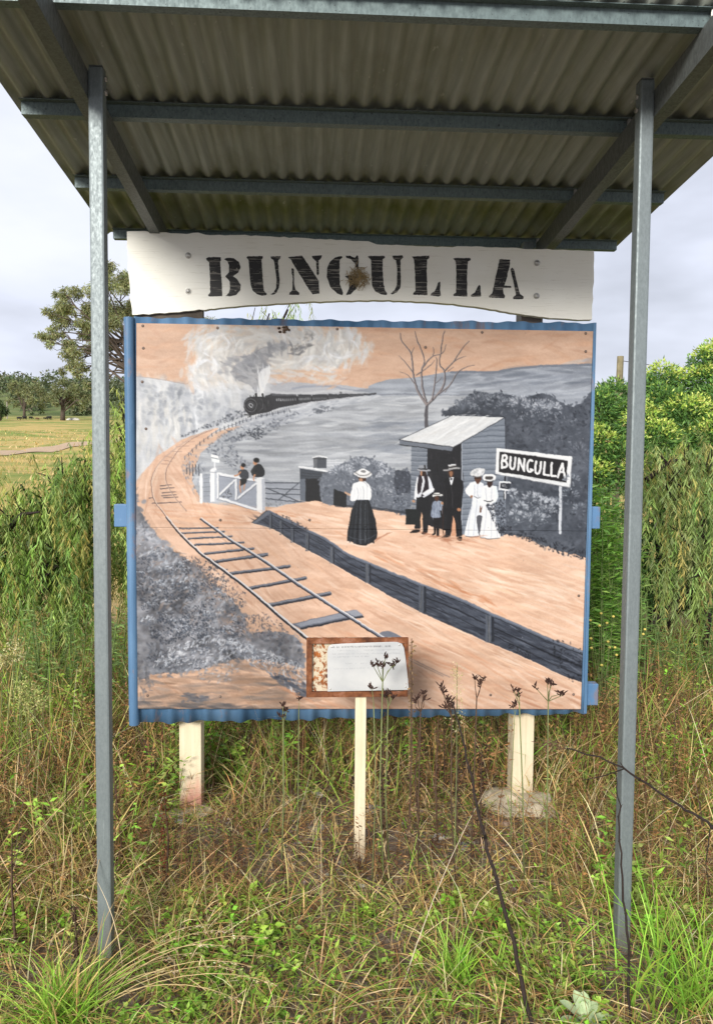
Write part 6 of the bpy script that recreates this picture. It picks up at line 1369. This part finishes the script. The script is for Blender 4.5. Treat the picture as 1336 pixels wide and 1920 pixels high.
# dead brown spikes (dock)
def dock(label, x, ytop, Y, r=.012, n=170, seedcol=((.12, .07, .04), (.18, .11, .06), (.075, .045, .03)), low=.05):
    g = at(x, 1300, Y); g = np.array([g[0], Y, float(terrain(g[0], Y))]); tp = at(x+rng.uniform(-3, 3), ytop, Y); t = empty('dead_spike', g, label, 'weed'); mb = MB()
    mb.tube([g-[0, 0, .02], .5*(g+tp)+[rng.normal(0, .008), 0, 0], tp], [.005, .004, .0015], n=5); mb.build('stalk', M_DSTALK, t)
    q = rng.uniform(low, 1, n)[:, None]; pos = g+(tp-g)*q+rng.normal(0, 1, (n, 3))*[r*.5, r*.5, .006]; v, f, c = leaves(pos, rng.normal(0, 1, (n, 3)), rng.uniform(.006, .02, n), rng.uniform(.004, .010, n), pal(n, seedcol)); link('dead_leaves', np_mesh('dead_leaves', v, f, c), M_DRY, t)
dock('brown seed spike standing against the right side of the plaque', 769, 1197, 2.93, .012, 260, ((.26, .17, .08), (.19, .12, .06), (.33, .23, .12)))
dock('black withered stalk just right of the plaque stake', 722, 1335, 3.15, .024, 260, ((.035, .022, .018), (.06, .035, .025)))
dock('dark withered stalk under the middle of the mural', 788, 1345, 3.2, .018, 200, ((.05, .03, .022), (.09, .05, .03)))
dock('brown withered stalk leaning under the mural right of centre', 824, 1350, 3.1, .02, 200, ((.10, .06, .035), (.16, .10, .06)))
dock('blackened stalk nearest the right concrete footing', 905, 1395, 3.05, .022, 220, ((.03, .02, .016), (.06, .035, .025)))
dock('thin dark stalk left of the right concrete footing', 862, 1400, 3.0, .016, 170, ((.04, .025, .02), (.07, .04, .03)))
dock('rusty red dead stalk near the foot of the left cream post', 308, 1480, 2.75, .02, 200, ((.16, .05, .025), (.10, .035, .02)))
dock('dark dead stalk beside the left steel post', 141, 1700, 2.3, .010, 120, ((.05, .03, .02), (.09, .055, .035)))
dock('thin dead stalk at the left edge of the grass', 22, 1560, 2.45, .006, 60, ((.07, .04, .03), (.12, .07, .04)))
# foreground bare stems
def bare_stem(label, pts, r0, r1, buds=4, extra=(), plume=None):
    P = [at(x, y, Y) for x, y, Y in pts]; g = P[0].copy(); g[2] = 0
    t = empty('bare_stem', g, label, 'weed'); mb = MB(); A = [g-[0, 0, .02]]+P if P[0][2] > .03 else P
    A = [np.array(q) for q in smooth_pts(A, False, 4).astype(float)]; A = [q+rng.normal(0, .0035, 3)*[1, 1, .3] for q in A]
    mb.tube(A, np.linspace(r0, r1, len(A)), n=6)
    for k in range(buds):
        j = rng.randint(len(A)-6)+3; q = A[j]; rj = r0+(r1-r0)*j/len(A); mb.ball(q, rj*1.35, rj*1.35, rj*1.8, 6, 4); d_ = np.array([rng.normal(0, 1), rng.normal(0, 1), .8]); mb.tube([q, q+d_*.008], rj*.5, rj*.2, 4)
    for e_ in extra:
        E_ = [at(x, y, Y) for x, y, Y in e_]; mb.tube(E_, r1*1.1, r1*.5, 4)
    mb.build('stalk', M_TWIG, t, smooth=True)
    if plume is not None:
        n = 120; c_ = at(*plume); pos = c_+rng.normal(0, 1, (n, 3))*[.022, .02, .009]; v, f, c = leaves(pos, np.array([-.9, 0, .1])+rng.normal(0, .35, (n, 3)), rng.uniform(.012, .03, n), rng.uniform(.0012, .0025, n), pal(n, [(.10, .06, .04), (.17, .11, .07)])); link('plume', np_mesh('plume', v, f, c), M_DRY, t)
bare_stem('long dark bare stem slanting up from the bottom edge', [(1010, 1990, 1.98), (978, 1840, 2.05), (945, 1700, 2.12), (918, 1610, 2.18), (898, 1530, 2.24), (880, 1440, 2.3), (862, 1370, 2.34), (846, 1315, 2.38)], .0075, .0022, 5)
bare_stem('arching dark bare branch crossing the right steel post', [(1420, 1690, 2.05), (1385, 1590, 2.08), (1336, 1550, 2.1), (1285, 1518, 2.12), (1230, 1482, 2.14), (1165, 1440, 2.16), (1110, 1416, 2.18), (1062, 1403, 2.2)], .006, .002, 4, ((((1330, 1555, 2.1), (1322, 1620, 2.1), (1332, 1690, 2.1))), ((1168, 1442, 2.16), (1130, 1455, 2.16), (1095, 1462, 2.15)), ((1170, 1442, 2.16), (1162, 1430, 2.16))), (1040, 1397, 2.2))
bare_stem('thin upright reddish stem in front of the right steel post', [(1182, 1935, 2.02), (1176, 1800, 2.05), (1170, 1690, 2.08), (1163, 1600, 2.1), (1157, 1510, 2.12), (1152, 1450, 2.14)], .0044, .0014, 4)
# mullein rosette
g = on_ground(1096, 1925); t = empty('mullein', g, 'pale furry leaved rosette at the bottom right edge', 'plant'); mk = Mat('furry_pale_leaf', .9, 0, .1); fz = mk.noise(60); mk.color(mk.ramp(fz, [(.3, (.30, .40, .20)), (.7, (.44, .52, .30))])).bump(fz, .3, .003)
def big_leaf(base, az, el, L_, W_):
    V = []; F = []; n = 8; d = np.array([math.cos(az)*math.cos(el), math.sin(az)*math.cos(el), math.sin(el)]); s = np.array([-math.sin(az), math.cos(az), 0]); u = np.cross(s, d); u = u if u[2] > 0 else -u
    for i in range(n+1):
        q = i/n; wv = W_*.5*(math.sin(math.pi*min(1, q*.93+.05))**.75)*(.45+.75*q) if q < 1 else .0005
        p = base+d*L_*q-np.array([0, 0, 1])*.22*L_*q*q+u*.02*L_*math.sin(q*3)
        V += [p-s*wv+u*wv*.3, p, p+s*wv+u*wv*.3]
    for i in range(n):
        a = i*3; F += [(a, a+1, a+4, a+3), (a+1, a+2, a+5, a+4)]
    return V, F
for az, el, L_, W_ in ((1.9, 1.05, .105, .042), (1.35, .95, .10, .040), (2.6, .75, .10, .038), (.7, .75, .085, .036), (.05, .45, .09, .036), (3.3, .5, .09, .036), (-.8, .4, .07, .034), (4.1, .45, .07, .034), (1.6, 1.25, .075, .03)):
    v_, f_ = big_leaf(np.array(g)+[0, 0, .005], az, el, L_, W_); MB().add(v_, f_).build('leaf', mk.m, t, smooth=True)
# seeding grass tussock at the bottom left
g = on_ground(120, 1925); t = empty('grass_tussock', g, 'big tussock with arching straw seed heads at the bottom left', 'grass tuft')
n = 420; b = np.tile(g, (n, 1))+rng.normal(0, 1, (n, 3))*[.05, .045, 0]; b[:, 2] = -.01
v, f, c = blades(b, np.abs(rng.normal(.15, .06, n))+.03, rng.uniform(.004, .007, n), np.abs(rng.normal(.25, .3, n)), rng.uniform(0, 6.28, n), rng.uniform(.2, 1.0, n), pal(n, FRESH+GREEN[:2]+STRAW[:2]), 5); link('blades', np_mesh('blades', v, f, c), M_GRASS, t)
mb = MB(); sp, sdv, sc = [], [], []
for (x, y, dY) in ((400, 1733, .15), (432, 1745, .1), (498, 1760, .05), (330, 1758, .1), (425, 1775, .0), (470, 1812, -.02), (448, 1818, .0), (520, 1848, -.05), (455, 1880, -.1), (330, 1822, .0), (210, 1540, .25), (262, 1630, .3), (295, 1565, .35), (300, 1840, .05), (345, 1800, .1), (380, 1790, .12)):
    q = at(x, y, 2.12+dY+.08); s0 = np.array(g)+[rng.normal(.02, .03), rng.normal(0, .03), 0]; hgt = np.linalg.norm(q-s0)
    m1 = s0+(q-s0)*.35+[0, 0, .16*hgt+.02]; m2 = s0+(q-s0)*.72+[0, 0, .15*hgt+.015]
    cur = [((1-a)**3)*s0+3*a*(1-a)**2*m1+3*a*a*(1-a)*m2+a**3*q for a in np.linspace(0, 1, 9)]
    mb.tube(cur, .0016, .0008, 4, False); e0, e1 = cur[6], cur[8]; n_ = 26; qq = rng.uniform(0, 1, n_)[:, None]; v, f, c = leaves(e0+(e1-e0)*qq+rng.normal(0, .0022, (n_, 3)), np.tile(e1-e0, (n_, 1))/np.linalg.norm(e1-e0)+rng.normal(0, .25, (n_, 3)), rng.uniform(.007, .014, n_), rng.uniform(.002, .0035, n_), pal(n_, [(.60, .48, .30), (.50, .38, .22), (.66, .56, .38)])); link('seed_head', np_mesh('seed_head', v, f, c), M_DRY, t)
mb.build('seed_stems', mat_flat('straw_stem', (.46, .34, .16), .7, .25, 40), t)
# green tall grass on the right foreground
g = on_ground(1270, 1890); t = empty('grass_tussock', g, 'fresh green tussock of long blades at the bottom right', 'grass tuft')
n = 170; b = np.tile(g, (n, 1))+rng.normal(0, 1, (n, 3))*[.09, .08, 0]; b[:, 2] = -.01
v, f, c = blades(b, np.abs(rng.normal(.24, .10, n))+.04, rng.uniform(.004, .008, n), np.abs(rng.normal(.2, .25, n)), rng.uniform(0, 6.28, n), rng.uniform(.1, .9, n), pal(n, FRESH+GREEN[:1]), 5); link('blades', np_mesh('blades', v, f, c), M_GRASS, t)
g = on_ground(855, 1830); t = empty('grass_tussock', g, 'small green grass tuft in front of the bare soil patch', 'grass tuft')
n = 80; b = np.tile(g, (n, 1))+rng.normal(0, 1, (n, 3))*[.025, .025, 0]; b[:, 2] = -.01
v, f, c = blades(b, np.abs(rng.normal(.12, .05, n))+.03, rng.uniform(.003, .006, n), np.abs(rng.normal(.2, .2, n)), rng.uniform(0, 6.28, n), rng.uniform(.1, .9, n), pal(n, FRESH), 5); link('blades', np_mesh('blades', v, f, c), M_GRASS, t)
# pale flower plumes on the left
def plumes(label, heads, Y, cols, name='flowering_weed'):
    b0 = at(heads[0][0], 1300, Y); t = empty(name, (b0[0], Y, 0), label, 'weed'); mb = MB()
    for (x, y, r) in heads:
        q = at(x, y, Y); rr = r*Y/FOC; mb.tube([(q[0]+rng.normal(0, .03), Y, 0), .5*q+.5*np.array([q[0], Y, 0])+rng.normal(0, .01, 3), q], [.003, .0025, .0015], n=4, cap=False)
        n = 150; v, f, c = leaves(q+rng.normal(0, .5, (n, 3))*rr, rng.normal(0, 1, (n, 3)), rng.uniform(.008, .018, n), rng.uniform(.004, .008, n), pal(n, cols)); link('floret_plume', np_mesh('floret_plume', v, f, c), M_DRY, t)['kind'] = 'stuff'
    mb.build('stalk', M_STALK, t)
plumes('pale yellow fluffy weed at the left edge under the willow', [(25, 1212, 16), (38, 1225, 14), (12, 1235, 12), (5, 1240, 12)], 3.9, [(.50, .44, .20), (.40, .38, .15), (.55, .5, .3)])
plumes('broad green yellow flowering weed left of the left steel post', [(45, 1285, 16), (62, 1300, 20), (40, 1310, 18), (80, 1315, 16), (55, 1330, 20)], 3.6, [(.40, .42, .15), (.32, .36, .12), (.48, .46, .2)])
# yellow button flowers right of the mural
M_BUTTON = mat_flat('yellow_button', (.62, .50, .12), .8, .2, 60)
t = empty('button_flowers', (at(1150, 1300, 4.2)[0], 4.2, 0), 'spindly weed with small yellow button flowers by the right post', 'flower'); mb = MB(); fl = MB(); g = np.array([at(1135, 1300, 4.2)[0], 4.2, 0])
for (x, y) in ((1126, 1150), (1149, 1156), (1106, 1163), (1137, 1168), (1123, 1173), (1208, 1180), (1205, 1189), (1107, 1197), (1139, 1203), (1152, 1214), (1142, 1214), (1155, 1228), (1127, 1247), (1108, 1215)):
    q = at(x, y, 4.2+rng.normal(0, .05)); mb.tube([g+rng.normal(0, .03, 3)*[1, 1, 0], .5*(g+q)+rng.normal(0, .015, 3), q], [.003, .002, .0012], n=4, cap=False); MB().ball(q, .0085, .0085, .007, 7, 5).build('flower_head', M_BUTTON, t, smooth=True)
mb.build('stalk', M_STALK, t)
# stones near the stake
M_STONE = [mat_flat('grey_stone', (.17, .16, .16), .9, .35, 22, .5), mat_flat('buff_stone', (.36, .26, .19), .9, .3, 22, .5), mat_flat('pale_stone', (.42, .40, .37), .9, .25, 22, .5)]
for lab, x, y, s_, k in (('dark grey stone right behind the plaque stake', 702, 1516, .038, 0), ('pinkish stone touching the plaque stake foot', 688, 1508, .026, 1), ('buff brick like stone under the mural centre', 786, 1526, .034, 1), ('pale flat stone under the mural left of the stake', 596, 1488, .032, 2), ('small grey stone left of the plaque stake', 604, 1542, .022, 0), ('pale stone beside the blackened stalk', 822, 1572, .026, 2), ('round grey stone below the right footing', 868, 1592, .022, 0), ('small buff pebble in front of the stake', 678, 1662, .012, 2), ('brown stone at the right footing corner', 945, 1552, .024, 1), ('pale stone against the left cream post foot', 338, 1545, .026, 2)):
    q = on_ground(x, y); o = link('stone', lump(q[0], q[1], s_, s_*.8, s_*.75, int(x*3+y), float(terrain(q[0], q[1]))+s_*.1), M_STONE[k]); tag(o, lab, 'stone', 'stones on the bare soil')
# ------------------------------------------------------------------ far details: cattle, poles
M_COW = mat_flat('black_cowhide', (.012, .011, .011), .7, .3, 6); M_COWB = mat_flat('brown_cowhide', (.12, .06, .035), .7, .3, 6); M_SHEEP = mat_flat('pale_rock', (.55, .54, .50), .9, .2, 3)
def cow(label, x, y, Y, m, face=1, s=1.0, lying=False):
    q = at(x, y, Y); z = float(terrain(q[0], Y)); mb = MB(); X = q[0]; lg = .12 if lying else .65
    f_ = face*s
    mb.tube([(X-.85*f_, Y, z+(lg+.42)*s), (X-.5*f_, Y, z+(lg+.38)*s), (X, Y, z+(lg+.32)*s), (X+.5*f_, Y, z+(lg+.36)*s), (X+.8*f_, Y, z+(lg+.42)*s)], np.array([.18, .36, .40, .38, .2])*s, n=8)
    mb.tube([(X+.7*f_, Y, z+(lg+.5)*s), (X+1.05*f_, Y, z+(lg+.25)*s), (X+1.25*f_, Y, z+(lg-.1 if not lying else lg+.3)*s), (X+1.42*f_, Y, z+(lg-.3 if not lying else lg+.15)*s)], np.array([.22, .17, .15, .08])*s, n=7)
    if not lying:
        for lx in (-.62, -.5, .5, .62): mb.tube([(X+lx*f_, Y+(.16 if lx in (-.62, .62) else -.16), z+lg*1.1*s), (X+lx*f_, Y+(.16 if lx in (-.62, .62) else -.16), z)], np.array([.13, .06])*s, n=5)
    mb.tube([(X-.86*f_, Y, z+(lg+.5)*s), (X-.98*f_, Y, z+(lg-.1)*s)], .03*s, .02*s, 4)
    tag(mb.build('cow', m, smooth=True), label, 'cow', 'cattle grazing in the far paddock')
cow('black cow nearest the left edge of the far paddock', 36, 792, 372, M_COW, 1, 1.15); cow('black cow second from the left in the far paddock', 47, 789, 378, M_COW, -1, 1.2); cow('dark cow third from the left in the far paddock', 58, 788, 380, M_COW, 1, 1.0)
cow('brown cow low in the grass between the black cows', 70, 790, 374, M_COWB, 1, .9); cow('largest black cow just left of the thick trunked far tree', 93, 785, 388, M_COW, -1, 1.35); cow('small black cow standing behind the largest black cow', 91, 781, 396, M_COW, 1, 1.0); cow('dark calf beside the largest black cow', 84, 782, 394, M_COW, 1, .8)
o = link('pale_boulder', lump(at(137, 780, 392)[0], 392, 3.2, 1.6, 1.5, 9, float(terrain(at(137, 780, 392)[0], 392))), M_SHEEP); tag(o, 'pale boulder beyond the cattle beside the left steel post', 'boulder')
q = at(14, 782, 390); z = float(terrain(q[0], 390)); tag(MB().tube([(q[0], 390, z), (q[0], 390, z+8.5)], .3, .22, 6).build('fence_post', mat_flat('grey_timber_pole', (.30, .27, .23), .9, .3, 3)), 'slim grey post at the left of the far paddock', 'post')
q = at(1160, 668, 9.5); pl2 = empty('timber_pole', (q[0], 9.5, 0), 'old timber pole standing behind the right shrubs', 'pole'); MB().tube([(q[0], 9.5, -.2), (q[0]+.01, 9.5, q[2]-.3), (q[0]+.015, 9.5, q[2])], [.045, .042, .040], n=9).build('shaft', mat_flat('lichen_timber', (.20, .17, .10), .9, .4, 8, .4), pl2)
a_ = at(1162, 676, 9.5); b_ = at(1500, 690, 9.5); mb = MB(); mb.tube([a_+(b_-a_)*t_-np.array([0, 0, .08*math.sin(math.pi*t_)]) for t_ in np.linspace(0, 1, 9)], .004, .004, 4); mb.build('wire', M_TWIG, pl2)
